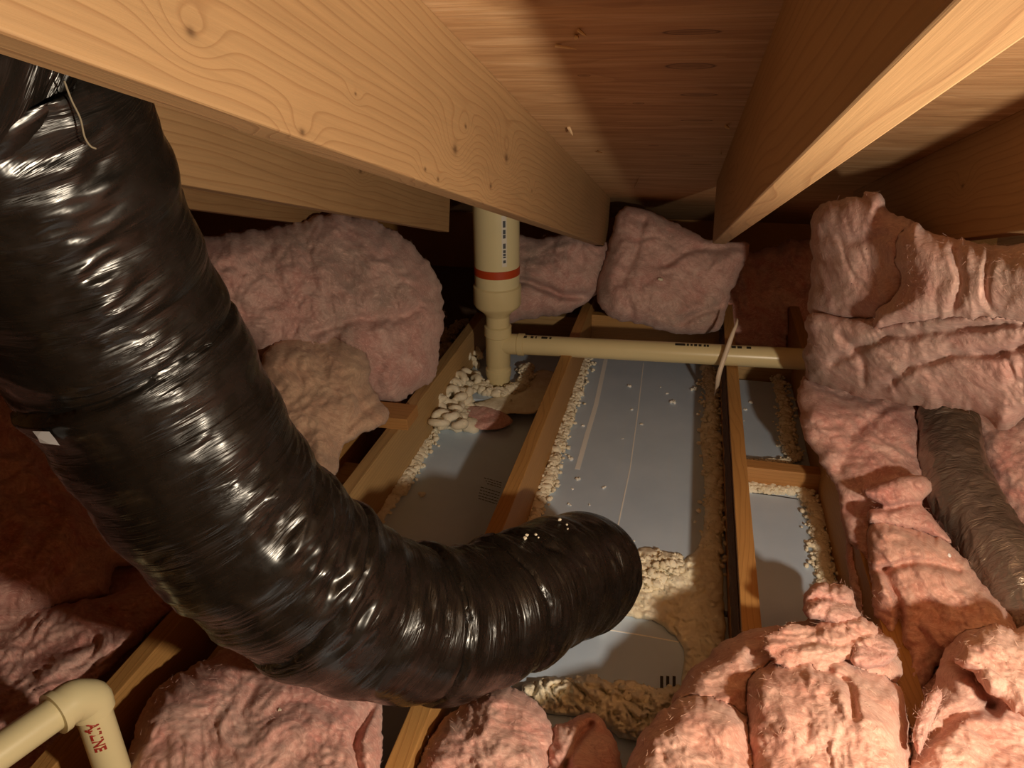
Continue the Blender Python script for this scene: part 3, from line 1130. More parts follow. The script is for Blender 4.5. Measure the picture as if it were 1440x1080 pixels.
def fuzz(o, mat, per=2600, length=0.0065, width=0.0002, seed=0):
    """loose glass fibres lying on and curling off the surface"""
    me = o.data
    nv = len(me.vertices)
    co = np.zeros(nv * 3)
    me.vertices.foreach_get('co', co)
    co = co.reshape(-1, 3)
    no = np.zeros(nv * 3)
    me.vertices.foreach_get('normal', no)
    no = no.reshape(-1, 3)
    r = np.random.default_rng(seed + 100)
    k = r.integers(0, nv, per)
    p, nn_ = co[k] + r.normal(size=(per, 3)) * 0.002, no[k]
    d = r.normal(size=(per, 3))
    d -= nn_ * (d * nn_).sum(1)[:, None]
    d /= np.linalg.norm(d, axis=1)[:, None] + 1e-9
    d = d + nn_ * (r.uniform(-0.15, 0.6, (per, 1)))
    bnd = r.normal(size=(per, 3)) * 0.9
    L = length * r.uniform(0.3, 1.3, (per, 1))
    sg = 5
    side_ = np.cross(d, r.normal(size=(per, 3)))
    side_ /= np.linalg.norm(side_, axis=1)[:, None] + 1e-9
    V = np.zeros((per, sg, 2, 3))
    for i in range(sg):
        t = i / (sg - 1)
        c = p + d * L * t + bnd * L * t * t * 0.5
        w_ = width * (1 - 0.6 * t)
        V[:, i, 0] = c + side_ * w_
        V[:, i, 1] = c - side_ * w_
    V = V.reshape(-1, 3)
    b0 = np.arange(per)[:, None] * sg * 2
    Fq = np.concatenate([b0 + np.array([[2 * i, 2 * i + 1, 2 * i + 3, 2 * i + 2]]) for i in range(sg - 1)], 0)
    h = mesh_obj('loose_fibres', V, Fq, mat)
    h['kind'] = 'stuff'
    return put_on(o, h)


def level(z, *uv):
    """plane anchors for a batt lying level at height z"""
    return [(u, v, depth(at_z(u, v, z))) for u, v in uv]


def batt(poly, dep3, label, mat='pink', front=0.10, back=0.12, edge=55, **kw):
    o = inflate('insulation_batt', poly, dep3, front, back, edge, M[mat], **kw)
    BATTS.append((o, mat, int(kw.get('seed', 0))))
    return tag(o, label, 'insulation', 'pink fibreglass insulation')


batt([(235, 335), (285, 332), (330, 326), (380, 318), (430, 308), (470, 299), (510, 306), (545, 318), (575, 340), (600, 368), (618, 400), (624, 440), (618, 500), (612, 532),
      (588, 545), (562, 568), (520, 560), (470, 540), (410, 520), (340, 480), (270, 420), (235, 380)],
     [(300, 330, 2.10), (600, 400, 2.36), (540, 560, 2.24)], 'large dusty pink batt heaped between the black duct and the cream pipe', 'pink_dusty', 0.16, 0.2, 90,
     creases=[([(440, 470), (500, 450), (560, 445), (605, 420)], 9, 0.035), ([(505, 560), (500, 520), (470, 480)], 8, 0.04)], seed=1.0, rag=5)
batt([(370, 500), (400, 475), (440, 466), (488, 474), (517, 500), (522, 540), (546, 580), (532, 602), (502, 612), (480, 634), (472, 668), (440, 680), (400, 610), (375, 550)],
     [(400, 480, 2.05), (540, 590, 1.99), (450, 660, 1.85)], 'tan discoloured batt drooping over the orange cleat', 'pink_tan', 0.09, 0.03, 60, seed=2.0,
     creases=[([(470, 640), (490, 600), (540, 560)], 6, 0.02)])
batt([(690, 330), (760, 336), (800, 325), (838, 330), (860, 352), (852, 392), (836, 418), (800, 440), (745, 448), (690, 446)],
     [(700, 330, 2.86), (850, 340, 2.86), (760, 445, 2.86)], 'folded pink batt tucked behind the cream vent pipe', 'pink_dusty', 0.14, 0.12, 40,
     creases=[([(690, 392), (750, 398), (790, 412), (830, 420)], 6, 0.07)], seed=3.0, rag=3, g=2.6)
batt([(842, 390), (858, 335), (874, 294), (905, 294), (950, 314), (1000, 338), (1052, 343), (1038, 388), (1022, 430), (1010, 464), (960, 470), (900, 456), (860, 447), (840, 420)],
     [(850, 330, 2.80), (1040, 345, 2.74), (940, 465, 2.72)], 'squarish pink batt standing between two rafters at the eave', 'pink_dusty', 0.13, 0.14, 45,
     creases=[([(905, 310), (895, 350), (870, 400)], 7, 0.03), ([(930, 370), (980, 350), (1045, 348)], 7, 0.04), ([(960, 455), (985, 440), (1015, 425)], 5, 0.03)], seed=4.0, rag=3, g=2.6)
batt([(1015, 380), (1060, 355), (1160, 345), (1170, 500), (1120, 515), (1060, 505), (1015, 480)],
     [(1030, 370, 3.05), (1150, 360, 3.05), (1080, 500, 2.95)], 'dark shadowed batt behind the pale strap', 'pink_deep', 0.08, 0.1, 40, seed=5.0)
batt([(1140, 330), (1150, 292), (1200, 277), (1214, 278), (1216, 270), (1240, 274), (1250, 296), (1285, 312), (1292, 340), (1285, 400), (1262, 445), (1210, 456), (1150, 452), (1136, 430), (1141, 390)],
     [(1150, 300, 1.78), (1280, 320, 1.48), (1200, 450, 1.76)], 'blocky dusty pink batt standing where the horizontal pipe disappears', 'pink_dusty', 0.10, 0.22, 50,
     seed=6.0, rag=3, fold=0.004, fine=0.0011, lump=0.015, creases=[([(1160, 330), (1200, 340), (1240, 330)], 8, 0.015)])
batt([(1262, 345), (1268, 322), (1290, 313), (1303, 325), (1340, 334), (1400, 344), (1480, 352), (1480, 450), (1400, 446), (1330, 448), (1262, 455), (1228, 462), (1232, 436), (1256, 420), (1268, 392), (1260, 370)],
     [(1260, 340, 1.44), (1440, 350, 1.14), (1300, 450, 1.40)], 'puffy pink batt bulging below the dark reddish rafter', 'pink_dusty', 0.09, 0.20, 40,
     seed=26.0, rag=4, fold=0.0035, fine=0.0010, lump=0.012, creases=[([(1340, 440), (1352, 400), (1345, 350)], 7, 0.02), ([(1400, 446), (1385, 410), (1396, 350)], 6, 0.02)])
batt([(1134, 470), (1142, 440), (1200, 448), (1260, 440), (1330, 428), (1480, 418), (1480, 560), (1440, 588), (1408, 606), (1385, 586), (1350, 575), (1300, 572), (1250, 565), (1200, 555), (1150, 540), (1133, 525)],
     [(1150, 460, 1.86), (1440, 440, 1.28), (1250, 560, 1.78)], 'layered dirty pink batt hanging over the top of the silver duct', 'pink_dusty', 0.10, 0.20, 46,
     seed=27.0, rag=5, fold=0.006, fine=0.0012, lump=0.014,
     creases=[([(1170, 510), (1230, 480), (1290, 468), (1440, 455)], 7, 0.03), ([(1240, 545), (1310, 505), (1440, 490)], 7, 0.03), ([(1180, 470), (1210, 500), (1215, 540)], 6, 0.02)])
batt([(1130, 532), (1200, 540), (1290, 555), (1304, 600), (1300, 640), (1300, 690), (1262, 720), (1255, 790), (1228, 812), (1204, 776), (1184, 738), (1178, 690), (1152, 646), (1126, 600)],
     [(1140, 540, 2.12), (1310, 570, 2.04), (1220, 780, 1.62)], 'deep pink batt in shade between the narrow bay and the silver duct', 'pink_deep', 0.10, 0.12, 45, seed=7.0,
     creases=[([(1180, 660), (1200, 610), (1250, 570)], 8, 0.02), ([(1190, 720), (1230, 690), (1290, 680)], 8, 0.02)])
batt([(1370, 580), (1410, 595), (1480, 575), (1480, 790), (1430, 740), (1390, 670)],
     [(1380, 590, 1.95), (1470, 590, 1.85), (1450, 760, 1.72)], 'deep pink batt beyond the silver duct', 'pink_deep', 0.05, 0.1, 40, seed=8.0)
batt([(1190, 752), (1206, 760), (1235, 780), (1262, 800), (1262, 900), (1275, 975), (1245, 985), (1215, 890), (1194, 820)],
     [(1190, 750, 1.70), (1250, 790, 1.64), (1240, 960, 1.42)], 'brownish batt edge below the deep pink one, beside the foam seal', 'pink_deep', 0.04, 0.08, 30, seed=9.0)
batt([(1214, 692), (1255, 673), (1298, 669), (1311, 688), (1296, 708), (1312, 728), (1338, 764), (1290, 748), (1226, 738), (1222, 718), (1242, 712)],
     [(1220, 690, 1.60), (1310, 690, 1.58), (1280, 750, 1.55)], 'pale curled flap of insulation resting against the silver duct', 'pink', 0.045, 0.04, 16, seed=10.0, rag=2, g=2.4, lump=0.012, fold=0.008,
     creases=[([(1225, 714), (1260, 712), (1300, 708)], 4, 0.03)])
batt([(1224, 735), (1290, 744), (1338, 768), (1385, 825), (1432, 885), (1410, 940), (1330, 925), (1300, 975), (1262, 970), (1242, 905), (1226, 835)],
     [(1230, 740, 1.58), (1330, 770, 1.52), (1290, 960, 1.34)], 'salmon batt with rippled face beside the silver duct', 'pink_orange', 0.09, 0.10, 45, seed=11.0, fold=0.010,
     creases=[([(1230, 800), (1300, 790), (1350, 800)], 6, 0.03), ([(1265, 900), (1262, 850), (1245, 800)], 7, 0.04)])
batt([(945, 985), (985, 930), (1040, 890), (1110, 876), (1136, 870), (1130, 838), (1160, 820), (1195, 830), (1208, 866), (1230, 886), (1258, 905), (1262, 960), (1180, 1000), (1050, 1020), (960, 1040)],
     [(960, 960, 1.28), (1250, 910, 1.26), (1100, 1000, 1.18)], 'torn salmon batt with a curled tip, at the foot of the bark sided joist', 'pink_orange', 0.08, 0.12, 40, seed=12.0, fold=0.006, fine=0.0016, lump=0.03,
     creases=[([(1060, 925), (1120, 900), (1200, 905)], 10, 0.028), ([(1130, 868), (1160, 872), (1205, 868)], 5, 0.04)])
batt([(1052, 965), (1080, 932), (1140, 912), (1200, 928), (1258, 958), (1277, 1010), (1282, 1120), (1270, 1270), (1180, 1300), (1090, 1280), (1060, 1150), (1052, 1035)],
     level(0.26, (1060, 960), (1270, 970), (1170, 1090)), 'bright salmon batt bulging in front of the torn one', 'pink_orange', 0.10, 0.22, 60, seed=13.0, fold=0.005, fine=0.0016, lump=0.032,
     creases=[([(1150, 935), (1195, 965), (1205, 1010)], 6, 0.03)])
batt([(858, 1180), (870, 1110), (895, 1045), (935, 995), (990, 975), (1040, 1000), (1066, 1040), (1085, 1130), (1090, 1240), (980, 1290), (890, 1260)],
     level(0.24, (900, 1040), (1050, 1010), (980, 1120)), 'rounded salmon batt at the near end of the bark sided joist', 'pink_orange', 0.08, 0.2, 55, seed=14.0, fold=0.005, fine=0.0016, lump=0.03)
batt([(1274, 1120), (1282, 1045), (1308, 985), (1322, 930), (1350, 892), (1400, 880), (1425, 884), (1480, 868), (1580, 880), (1620, 1000), (1600, 1200), (1460, 1290), (1320, 1270)],
     level(0.25, (1290, 1030), (1440, 890), (1400, 1080)), 'ragged salmon batt piled below the silver duct', 'pink_orange', 0.10, 0.22, 60, seed=15.0, fold=0.006, fine=0.0016, lump=0.03,
     creases=[([(1290, 1050), (1340, 1010), (1400, 990)], 10, 0.03), ([(1330, 920), (1370, 950), (1400, 1000)], 10, 0.028)])
batt([(1128, 842), (1140, 826), (1162, 818), (1192, 828), (1204, 850), (1210, 872), (1180, 880), (1150, 872), (1134, 868)],
     level(0.30, (1130, 840), (1200, 850), (1160, 870)), 'curled pale tip standing up from the torn salmon batt', 'pink', 0.04, 0.05, 18, seed=29.0, g=2.0, lump=0.012, fold=0.006, rag=3,
     creases=[([(1135, 850), (1160, 838), (1195, 850)], 5, 0.02)])
batt([(1085, 890), (1120, 878), (1170, 876), (1212, 866), (1234, 884), (1228, 914), (1190, 930), (1150, 946), (1096, 934), (1072, 912)],
     level(0.31, (1090, 890), (1220, 890), (1150, 920)), 'rippled strip of salmon insulation folded over the torn batt', 'pink_orange', 0.028, 0.05, 30, seed=30.0, g=2.0, lump=0.016, fold=0.008, rag=6,
     creases=[([(1090, 915), (1140, 902), (1185, 906), (1225, 890)], 5, 0.012)])
batt([(1200, 905), (1222, 892), (1250, 898), (1262, 915), (1248, 935), (1218, 940), (1196, 930)],
     level(0.31, (1200, 905), (1260, 915), (1220, 940)), 'small curl of pale insulation beside the rippled strip', 'pink', 0.03, 0.04, 14, seed=36.0, g=2.0, lump=0.010, fold=0.006, rag=3)
batt([(1345, 930), (1362, 896), (1400, 880), (1430, 886), (1480, 880), (1500, 990), (1450, 1010), (1425, 1000), (1412, 985), (1385, 972), (1372, 950)],
     level(0.37, (1350, 920), (1440, 900), (1430, 1000)), 'overhanging salmon lump on top of the ragged batt', 'pink_orange', 0.05, 0.07, 30, seed=37.0, lump=0.02, fold=0.006, rag=5)
batt([(1284, 1032), (1296, 992), (1314, 968), (1326, 976), (1318, 1000), (1306, 1030), (1292, 1060)],
     level(0.34, (1290, 1030), (1320, 975), (1300, 1050)), 'thin pale flap on the edge of the ragged batt', 'pink', 0.02, 0.03, 8, seed=38.0, g=2.0, lump=0.006, fold=0.004, rag=2)
batt([(1195, 890), (1225, 880), (1262, 905), (1300, 960), (1340, 915), (1330, 985), (1300, 1040), (1290, 1110), (1245, 1110), (1262, 1010), (1235, 940)],
     [(1200, 900, 1.36), (1320, 930, 1.34), (1270, 1080, 1.18)], 'shaded batt deep in the gap between two salmon batts', 'pink_deep', 0.03, 0.06, 28, seed=28.0)
batt([(580, 1110), (598, 1045), (640, 1000), (690, 964), (738, 974), (766, 1000), (782, 1040), (775, 1080), (760, 1200), (690, 1280), (600, 1270), (570, 1180)],
     level(0.13, (600, 1040), (760, 1000), (680, 1090)), 'soft pink batt under the belly of the black duct', 'pink', 0.08, 0.12, 45, seed=16.0)
batt([(735, 1110), (748, 1060), (780, 1022), (826, 1004), (854, 1024), (872, 1062), (878, 1120), (850, 1200), (780, 1210), (745, 1150)],
     level(0.12, (750, 1060), (860, 1040), (800, 1100)), 'crumpled pink scrap with a torn pale edge, beside the foam seal', 'pink', 0.06, 0.10, 30, seed=17.0, fold=0.012,
     creases=[([(790, 1100), (800, 1060), (830, 1020)], 5, 0.04)])
batt([(160, 1120), (184, 1050), (200, 1000), (228, 962), (288, 928), (340, 900), (430, 900), (500, 940), (533, 980), (537, 1060), (530, 1160), (510, 1270), (380, 1300), (220, 1280), (150, 1200)],
     level(0.17, (200, 1000), (530, 1000), (350, 1090)), 'smooth pink batt in the shade below the black duct, beside the elbow pipe', 'pink_rose', 0.07, 0.14, 60, seed=18.0, lump=0.018, fold=0.006, fine=0.0012,
     creases=[([(510, 1100), (500, 1040), (530, 985)], 7, 0.03)])
batt([(-260, 560), (-150, 490), (-40, 490), (20, 540), (80, 630), (140, 720), (200, 790), (160, 798), (152, 836), (112, 850), (50, 868), (-40, 874), (-200, 868), (-280, 780)],
     [(0, 540, 1.80), (160, 760, 1.74), (40, 900, 1.58)], 'dim red batt in the shadow of the black duct', 'pink_deep', 0.12, 0.14, 90, seed=19.0)
batt([(-40, 860), (60, 850), (150, 838), (205, 815), (260, 840), (230, 868), (160, 935), (60, 1015), (-40, 1040)],
     level(0.10, (0, 880), (240, 840), (40, 1000)), 'dim torn batt lying low beside the dim joist', 'pink_deep', 0.04, 0.08, 40, seed=20.0, fold=0.016)
batt([(650, 575), (675, 570), (705, 578), (722, 592), (700, 604), (672, 604), (655, 598)],
     [(650, 590, 2.47), (720, 590, 2.44), (690, 600, 2.42)], 'small pink tuft lying on the foil board before the vent pipe', 'pink', 0.03, 0.02, 12, seed=21.0, g=2.0, lump=0.006, fold=0.005, rag=2)

def blanket(x0, x1, y0, y1, z0, z1, mat, label, seed):
    """batt lying flat in the bays out at the sides: rounded block with a rumpled top"""
    nx, ny = int((x1 - x0) / 0.016), int((y1 - y0) / 0.016)
    X, Y = np.meshgrid(np.linspace(x0, x1, nx), np.linspace(y0, y1, ny), indexing='ij')
    e_ = np.minimum(np.minimum(X - x0, x1 - X), np.minimum(Y - y0, y1 - Y))
    pr_ = np.sqrt(1 - (1 - np.clip(e_ / 0.08, 0, 1)) ** 2)
    P_ = np.stack([X, Y, np.zeros_like(X)], -1)
    Z = z0 + (z1 - z0) * pr_ + pr_ * (0.03 * fbm(P_ * 4 + seed, 3) + 0.012 * (billow(P_ * 11 + seed, 3) - 0.7))
    Z = np.maximum(Z, z0)
    top = np.stack([X, Y, Z], -1).reshape(-1, 3)
    bot = np.stack([X, Y, np.full_like(X, z0)], -1).reshape(-1, 3)
    n_ = nx * ny
    i_, j_ = np.meshgrid(np.arange(nx - 1), np.arange(ny - 1), indexing='ij')
    a_ = (i_ * ny + j_).ravel()
    F1 = np.stack([a_, a_ + ny, a_ + ny + 1, a_ + 1], 1)
    o = mesh_obj('insulation_batt', np.vstack([top, bot]), np.vstack([F1, F1[:, ::-1] + n_]), M[mat], None, True)
    BLANKETS.append((o, n_, z0))
    return tag(o, label, 'insulation', 'pink fibreglass insulation')


BLANKETS = []
blanket(0.50, 1.75, 0.15, 2.45, -0.055, 0.10, 'pink_deep', 'flat pink batt on the floor under the silver duct and salmon batts', 41.0)
blanket(-2.30, -0.98, 0.10, 2.45, -0.055, 0.06, 'pink_deep', 'flat dim batt on the floor left of the dim joist', 42.0)

# ---------------------------------------------------------------- spray foam
_ico = None


def ico():
    global _ico
    if _ico is None:
        bm = bmesh.new()
        bmesh.ops.create_icosphere(bm, subdivisions=2, radius=1.0)
        bm.verts.ensure_lookup_table()
        _ico = (np.array([q.co[:] for q in bm.verts]), np.array([[q.index for q in fc_.verts] for fc_ in bm.faces]))
        bm.free()
    return _ico


def blobs(name, centres, radii, mat, squash=0.8, rough=0.35):
    v0, f0 = ico()
    V, Fc = [], []
    for k, (c, r) in enumerate(zip(centres, radii)):
        a = random.uniform(0, 6.28)
        p = v0 * (1 + rough * fbm(v0 * 1.6 + k * 3.1, 2))[:, None]
        p = p * np.array([1, random.uniform(0.7, 1.2), squash])
        p = np.stack([p[:, 0] * math.cos(a) - p[:, 1] * math.sin(a), p[:, 0] * math.sin(a) + p[:, 1] * math.cos(a), p[:, 2]], -1)
        V.append(p * r + c)
        Fc.append(f0 + k * len(v0))
    return mesh_obj(name, np.vstack(V), np.vstack(Fc), mat, None, True)


def bead(pix, z, r, label, mat='foam', n=120, spread=1.0, zlift=0.5):
    p = spline(np.array([at_z(u, v, z) for u, v in pix]), n)
    c, rr = [], []
    for k in range(n):
        for j in range(8):
            s = r * (random.uniform(0.65, 0.9) if j == 0 else random.uniform(0.14, 0.36))
            c.append(p[k] + np.array([random.gauss(0, r * (0.2 if j == 0 else 0.62) * spread), random.gauss(0, r * 0.45), s * zlift - 0.004 + (0 if j == 0 else random.uniform(0, r * 0.8))]))
            rr.append(s)
    o = blobs('spray_foam_bead', c, rr, M[mat])
    return tag(o, label, 'spray foam', 'spray foam seals')


bead([(540, 712), (560, 690), (590, 640), (615, 592)], 0.0, 0.026, 'white foam bead along the foot of the pale joist', n=80)
bead([(520, 745), (540, 715)], 0.0, 0.021, 'foam bead end near the curve of the black duct', 'foam', n=18)
bead([(823, 505), (814, 540), (800, 580), (788, 620), (776, 660), (765, 695), (756, 712)], 0.0, 0.024, 'white foam bead along the side of the orange joist', n=110)
bead([(756, 714), (742, 750), (725, 790)], 0.0, 0.018, 'foam bead on the orange joist in the duct shadow', 'foam', n=40)
bead([(996, 520), (1000, 560), (1002, 600), (1004, 650), (1005, 700), (1002, 760), (1000, 800)], 0.0, 0.024, 'foam bead along the foot of the bark sided joist', 'foam', n=130, spread=1.1)
bead([(1093, 533), (1100, 560), (1104, 590), (1108, 620), (1113, 645)], 0.0, 0.022, 'white foam bead at the edge of the small board under the pipe', n=60)
bead([(1052, 650), (1080, 650), (1110, 648), (1125, 640)], 0.012, 0.013, 'thin foam bead on the far side of the orange blocking', n=40)
bead([(1052, 688), (1080, 690), (1110, 690), (1130, 694), (1146, 720), (1152, 760), (1158, 800), (1165, 840)], 0.0, 0.021, 'foam bead around the board on the near side of the blocking', 'foam', n=110)
bead([(740, 520), (737, 540), (722, 550), (700, 556), (680, 550), (672, 540)], 0.03, 0.026, 'lumpy white foam ring around the foot of the vent pipe', n=46, zlift=0.7)
bead([(745, 452), (770, 450), (790, 452)], 0.03, 0.016, 'white foam crumbs behind the branch pipe', n=18)
bead([(625, 480), (640, 462), (652, 455)], 0.03, 0.024, 'white foam bead behind the lumpy foam mass', n=22)

# coiled mass of foam beside the vent pipe: many short curls
VC, FC, kk = [], [], 0
for _ in range(150):
    u = random.uniform(612, 668)
    v = random.uniform(486, 600)
    if u > 690 - (v - 486) * 0.42 or u < 606 + max(0, (520 - v)) * 0.2:
        continue
    c = at_z(u, v, 0.05 + random.uniform(-0.02, 0.03))
    a0 = random.uniform(0, 6.28)
    R0 = random.uniform(0.018, 0.034)
    t = np.linspace(0, random.uniform(2.0, 3.6), 12)
    tilt = random.uniform(0.2, 0.9)
    P_ = np.stack([np.cos(t + a0) * R0, np.sin(t + a0) * R0 * 0.8, np.sin(t) * R0 * tilt], -1) + c
    rad = random.uniform(0.010, 0.017) * np.sin(np.linspace(0.35, 2.8, 12)) ** 0.6
    vv, ff = tube_mesh(P_, rad, 9)
    vv = vv + 0.0025 * np.stack([noise(vv * 90), noise(vv * 90 + 9), noise(vv * 90 + 20)], -1)
    VC.append(vv)
    FC += [tuple(i + kk for i in q) for q in ff]
    kk += len(vv)
# flat foam mat beneath the curls
mat_c = [at_z(random.uniform(615, 662), v, 0.015) for v in np.linspace(492, 600, 90)]
o = mesh_obj('spray_foam_mass', np.vstack(VC), FC, M['foam'], None, True)
tag(o, 'coiled white spray foam mass between the dusty batt and the vent pipe', 'spray foam', 'spray foam seals')
ob = blobs('foam_underlayer', mat_c, [random.uniform(0.02, 0.034) for _ in mat_c], M['foam'])
put_on(o, ob)

# flat smears of foam
def smear(poly, label, mat, z=0.0, h=0.022, edge=14, seed=0.0, **kw):
    pz = np.mean(np.asarray(poly, float), 0)
    tri = [(pz[0] - 60, pz[1]), (pz[0] + 60, pz[1]), (pz[0], pz[1] + 60)]
    dep3 = [(u, v, depth(at_z(u, v, z))) for u, v in tri]
    o = inflate('spray_foam_smear', poly, dep3, h, 0.006, edge, M[mat], g=2.4, lump=h * 0.35, fold=h * 0.38, fine=0.0025, rag=4, freq=3.2, seed=seed, **kw)
    return tag(o, label, 'spray foam', 'spray foam seals')


smear([(985, 600), (1008, 600), (1012, 700), (1016, 800), (1020, 905), (1010, 950), (968, 990), (958, 962), (962, 925), (956, 902), (928, 877), (890, 868), (862, 862), (868, 840), (900, 818),
       (940, 800), (962, 785), (985, 760), (992, 700)], 'broad foam smear between the duct end and the bark sided joist', 'foam', seed=31.0, edge=16)
smear([(870, 790), (900, 772), (930, 775), (962, 785), (965, 805), (940, 825), (900, 840), (868, 850), (862, 820)], 'bright crusty foam lump at the mouth of the black duct', 'foam', h=0.028, edge=20, seed=32.0)
smear([(735, 965), (770, 952), (800, 955), (830, 948), (860, 960), (890, 955), (920, 968), (950, 965), (985, 960), (1000, 990), (940, 1030), (880, 1040), (830, 1010), (780, 1005), (745, 990)],
      'foam ridge below the small near board', 'foam', h=0.05, edge=20, seed=33.0)
smear([(838, 880), (850, 868), (868, 858), (876, 868), (862, 882), (845, 890)], 'bright foam bit tucked under the duct end', 'foam', h=0.02, edge=8, seed=34.0)
smear([(705, 555), (740, 530), (770, 520), (785, 535), (778, 560), (760, 578), (720, 582), (690, 575), (665, 568)], 'thin foam smear on the board beside the vent pipe', 'foam', z=0.032, h=0.008, edge=10, seed=35.0)

def crust(o, poly, z0, n, r0, r1, mat, seed):
    rr_ = random.Random(seed)
    p_ = np.asarray(poly, float)
    lo_, hi_ = p_.min(0), p_.max(0)
    c_ = []
    while len(c_) < n:
        q_ = np.array([[rr_.uniform(lo_[0], hi_[0]), rr_.uniform(lo_[1], hi_[1])]])
        if inside(p_, q_)[0]:
            e_, _n = seg_dist(p_, q_)
            c_.append(at_z(q_[0, 0], q_[0, 1], z0 + rr_.uniform(0, 0.028) * min(1, e_[0] / 14)))
    put_on(o, blobs('foam_crust', c_, [rr_.uniform(r0, r1) for _ in c_], mat, rough=0.7))


CR1 = [(870, 790), (900, 772), (930, 775), (962, 785), (965, 805), (940, 825), (900, 840), (868, 850), (862, 820)]
crust([o_ for o_ in col.objects if o_.get('label', '').startswith('bright crusty')][0], CR1, 0.006, 170, 0.004, 0.012, M['foam'], 3)
CR2 = [(745, 968), (770, 955), (800, 957), (830, 950), (860, 962), (890, 957), (920, 970), (950, 967), (975, 965), (985, 985), (940, 1010), (880, 1015), (830, 1000), (780, 995)]
crust([o_ for o_ in col.objects if o_.get('label', '').startswith('foam ridge')][0], CR2, 0.012, 200, 0.004, 0.012, M['foam'], 5)

# crumbs of foam scattered on the boards and duct
crumbs = [(882, 500, 3.5), (887, 545, 5.5), (888, 577, 3.5), (820, 599, 4.5), (902, 597, 4), (875, 617, 2), (946, 566, 8), (938, 553, 3), (930, 545, 2), (802, 646, 6), (813, 674, 6), (805, 688, 3),
          (850, 686, 5), (801, 710, 4.5), (829, 710, 3), (786, 682, 2.5), (975, 548, 7), (1055, 566, 6), (1048, 576, 4), (1046, 592, 2), (594, 697, 8), (876, 758, 4), (891, 761, 3), (1050, 668, 5), (1052, 515, 6), (1058, 524, 6)]
for u, v, s in crumbs:
    p = at_z(u, v, 0.0)
    r = s * depth(p) / F * 0.55
    c = [p + np.array([random.gauss(0, r * 0.5), random.gauss(0, r * 0.5), r * 0.35]) for _ in range(3)]
    o = blobs('foam_crumb', c, [r * random.uniform(0.5, 0.9) for _ in c], M['foam_bright'], rough=0.6)
    if u < 760:
        lb = 'white foam crumb on the long foil board near the pale joist'
    elif u > 1040:
        lb = 'white foam crumb in the narrow bay beside the bark sided joist'
    elif s >= 7:
        lb = 'larger white foam flake on the large foil board'
    elif s < 3:
        lb = 'tiny white foam speck on the large foil board'
    else:
        lb = 'small white foam crumb on the large foil board'
    tag(o, lb, 'foam crumb', 'foam crumbs on the boards')
for u, v, s in ((741, 753, 4), (738, 757, 5), (753, 752, 4), (757, 756, 2.5), (787, 731, 4), (797, 738, 3), (798, 744, 2.5)):
    p, n_ = duct_point(u, v, 0.0)
    r = s * depth(p) / F * 0.55
    o = blobs('foam_crumb', [p + n_ * r * 0.2, p + n_ * r * 0.2 + rng.normal(size=3) * r * 0.4], [r, r * 0.7], M['foam'], rough=0.6)
    tag(o, 'tiny white foam crumb resting on the black duct', 'foam crumb', 'foam crumbs on the duct')

# ---------------------------------------------------------------- soft contacts: batts give way where they press on things
bpy.context.view_layer.update()


def coords(o):
    c = np.zeros(len(o.data.vertices) * 3)
    o.data.vertices.foreach_get('co', c)
    c = c.reshape(-1, 3)
    mw = np.array(o.matrix_world)
    return c @ mw[:3, :3].T + mw[:3, 3]


def solid(o):
    c = coords(o)
    t_ = BVHTree.FromPolygons([tuple(q) for q in c], [tuple(q.vertices) for q in o.data.polygons])
    return t_, c.min(0), c.max(0)


def spans(tree, org, d, far=6.0):
    """entry and exit distances of a ray through a closed mesh"""
    ts, t0 = [], 0.0
    while len(ts) < 12:
        h = tree.ray_cast(org + d * t0, d, far - t0)
        if h[0] is None:
            break
        t0 += h[3] + 1e-5
        ts.append(t0)
    return ts


def press(o, nU, nonrim, others, eps=0.003):
    """slide hidden vertices along their line of sight out of the solids: the front to the far side, the back to the near side"""
    c = coords(o)
    for tree, lo, hi in others:
        if (c.min(0) > hi).any() or (c.max(0) < lo).any():
            continue
        cand = np.flatnonzero(((c > lo - 0.002) & (c < hi + 0.002)).all(1))
        for i in cand:
            v_ = Vector(c[i] - CAM)
            t_ = v_.length
            d_ = v_ / t_
            ts = spans(tree, Vector(CAM), d_)
            for a_, b_ in zip(ts[0::2], ts[1::2]):
                if a_ < t_ < b_:
                    t2 = b_ - eps if i < nU else a_ + eps
                    if a_ + eps < t_ < b_ - eps:
                        c[i] = CAM + np.array(d_) * t2
                    break
        # keep the shell closed the right way round
        fr, bk_ = c[nonrim] - CAM, c[nU:] - CAM
        lf, lb = np.linalg.norm(fr, axis=1), np.linalg.norm(bk_, axis=1)
        bad = lb < lf + 0.003
        c[nU:][bad] = CAM + fr[bad] * ((lf[bad] + 0.003) / lf[bad])[:, None]
    o.data.vertices.foreach_set('co', c.ravel())
    o.data.update()


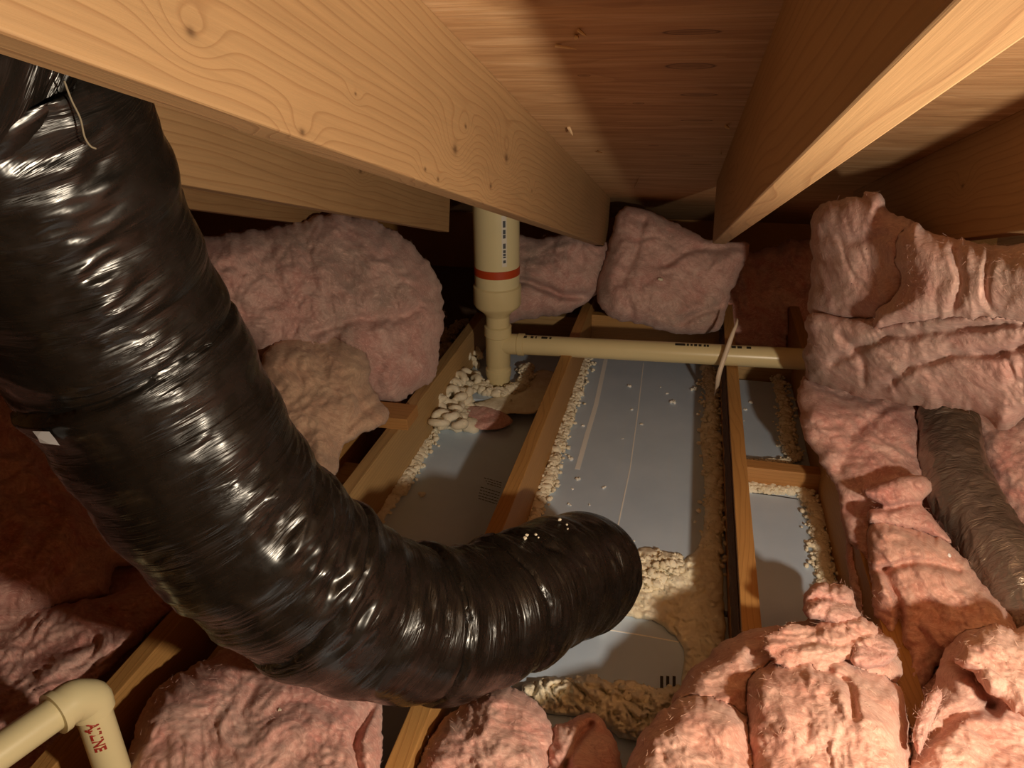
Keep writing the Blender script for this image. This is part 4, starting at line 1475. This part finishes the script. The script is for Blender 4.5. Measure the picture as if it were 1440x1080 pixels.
HARD = ('ceiling_joist', 'foam_board', 'rafter', 'silver_duct', 'jacket', 'blocking', 'cleat', 'lower_cleat', 'pipe', 'elbow', 'collar', 'branch_pipe', 'upper_pipe', 'reducer', 'lower_pipe')
fixed = [solid(q) for q in col.objects if q.type == 'MESH' and q.name.split('.')[0] in HARD]
BATTS.sort(key=lambda q: float(((coords(q[0])[:SHELL[q[0].name][0]] - CAM) @ RC[2]).mean()))
for o, mat, sd0 in BATTS:
    nU, nonrim = SHELL[o.name]
    press(o, nU, nonrim, fixed)
    fixed.append(solid(o))
    fuzz(o, M['fibre_' + mat], per=int(min(4500, 0.16 * len(o.data.vertices) + 400)), seed=sd0)
down = Vector((0, 0, -1))
for o, n_, z0 in BLANKETS:
    c = coords(o)
    for tree, lo, hi in fixed:
        for i in np.flatnonzero(((c[:n_] > lo - 0.002) & (c[:n_] < hi + 0.002)).all(1)):
            org = Vector((c[i, 0], c[i, 1], 3.0))
            ts = spans(tree, org, down)
            for a_, b_ in zip(ts[0::2], ts[1::2]):
                if 3.0 - b_ < c[i, 2] - 0.003 and c[i, 2] < 3.0 - a_:
                    c[i, 2] = max(z0 + 0.004, 3.0 - b_ + 0.003)
    o.data.vertices.foreach_set('co', c.ravel())
    o.data.update()

# bits lying on the batts
for u, v, s, key, mt_, lb in ((393, 998, 4, 'smooth pink batt', 'foam', 'white foam crumb on the smooth pink batt below the duct'),
                              (1335, 782, 4, 'salmon batt with rippled', 'tape', 'shiny foil speck on the rippled salmon batt'),
                              (929, 393, 5, 'squarish pink batt', 'foam', 'white foam crumb stuck to the squarish pink batt')):
    host = [q for q in col.objects if str(q.get('label', '')).startswith(key)][0]
    tree = BVHTree.FromPolygons([q.co for q in host.data.vertices], [tuple(q.vertices) for q in host.data.polygons])
    d_ = Vector(ray(u, v)).normalized()
    hit = tree.ray_cast(Vector(CAM), d_)[0]
    if hit is not None:
        p = np.array(hit)
        r = s * depth(p) / F * 0.6
        o = blobs('foam_crumb', [p, p + rng.normal(size=3) * r * 0.4], [r, r * 0.7], M[mt_], rough=0.6)
        tag(o, lb, 'foam crumb')
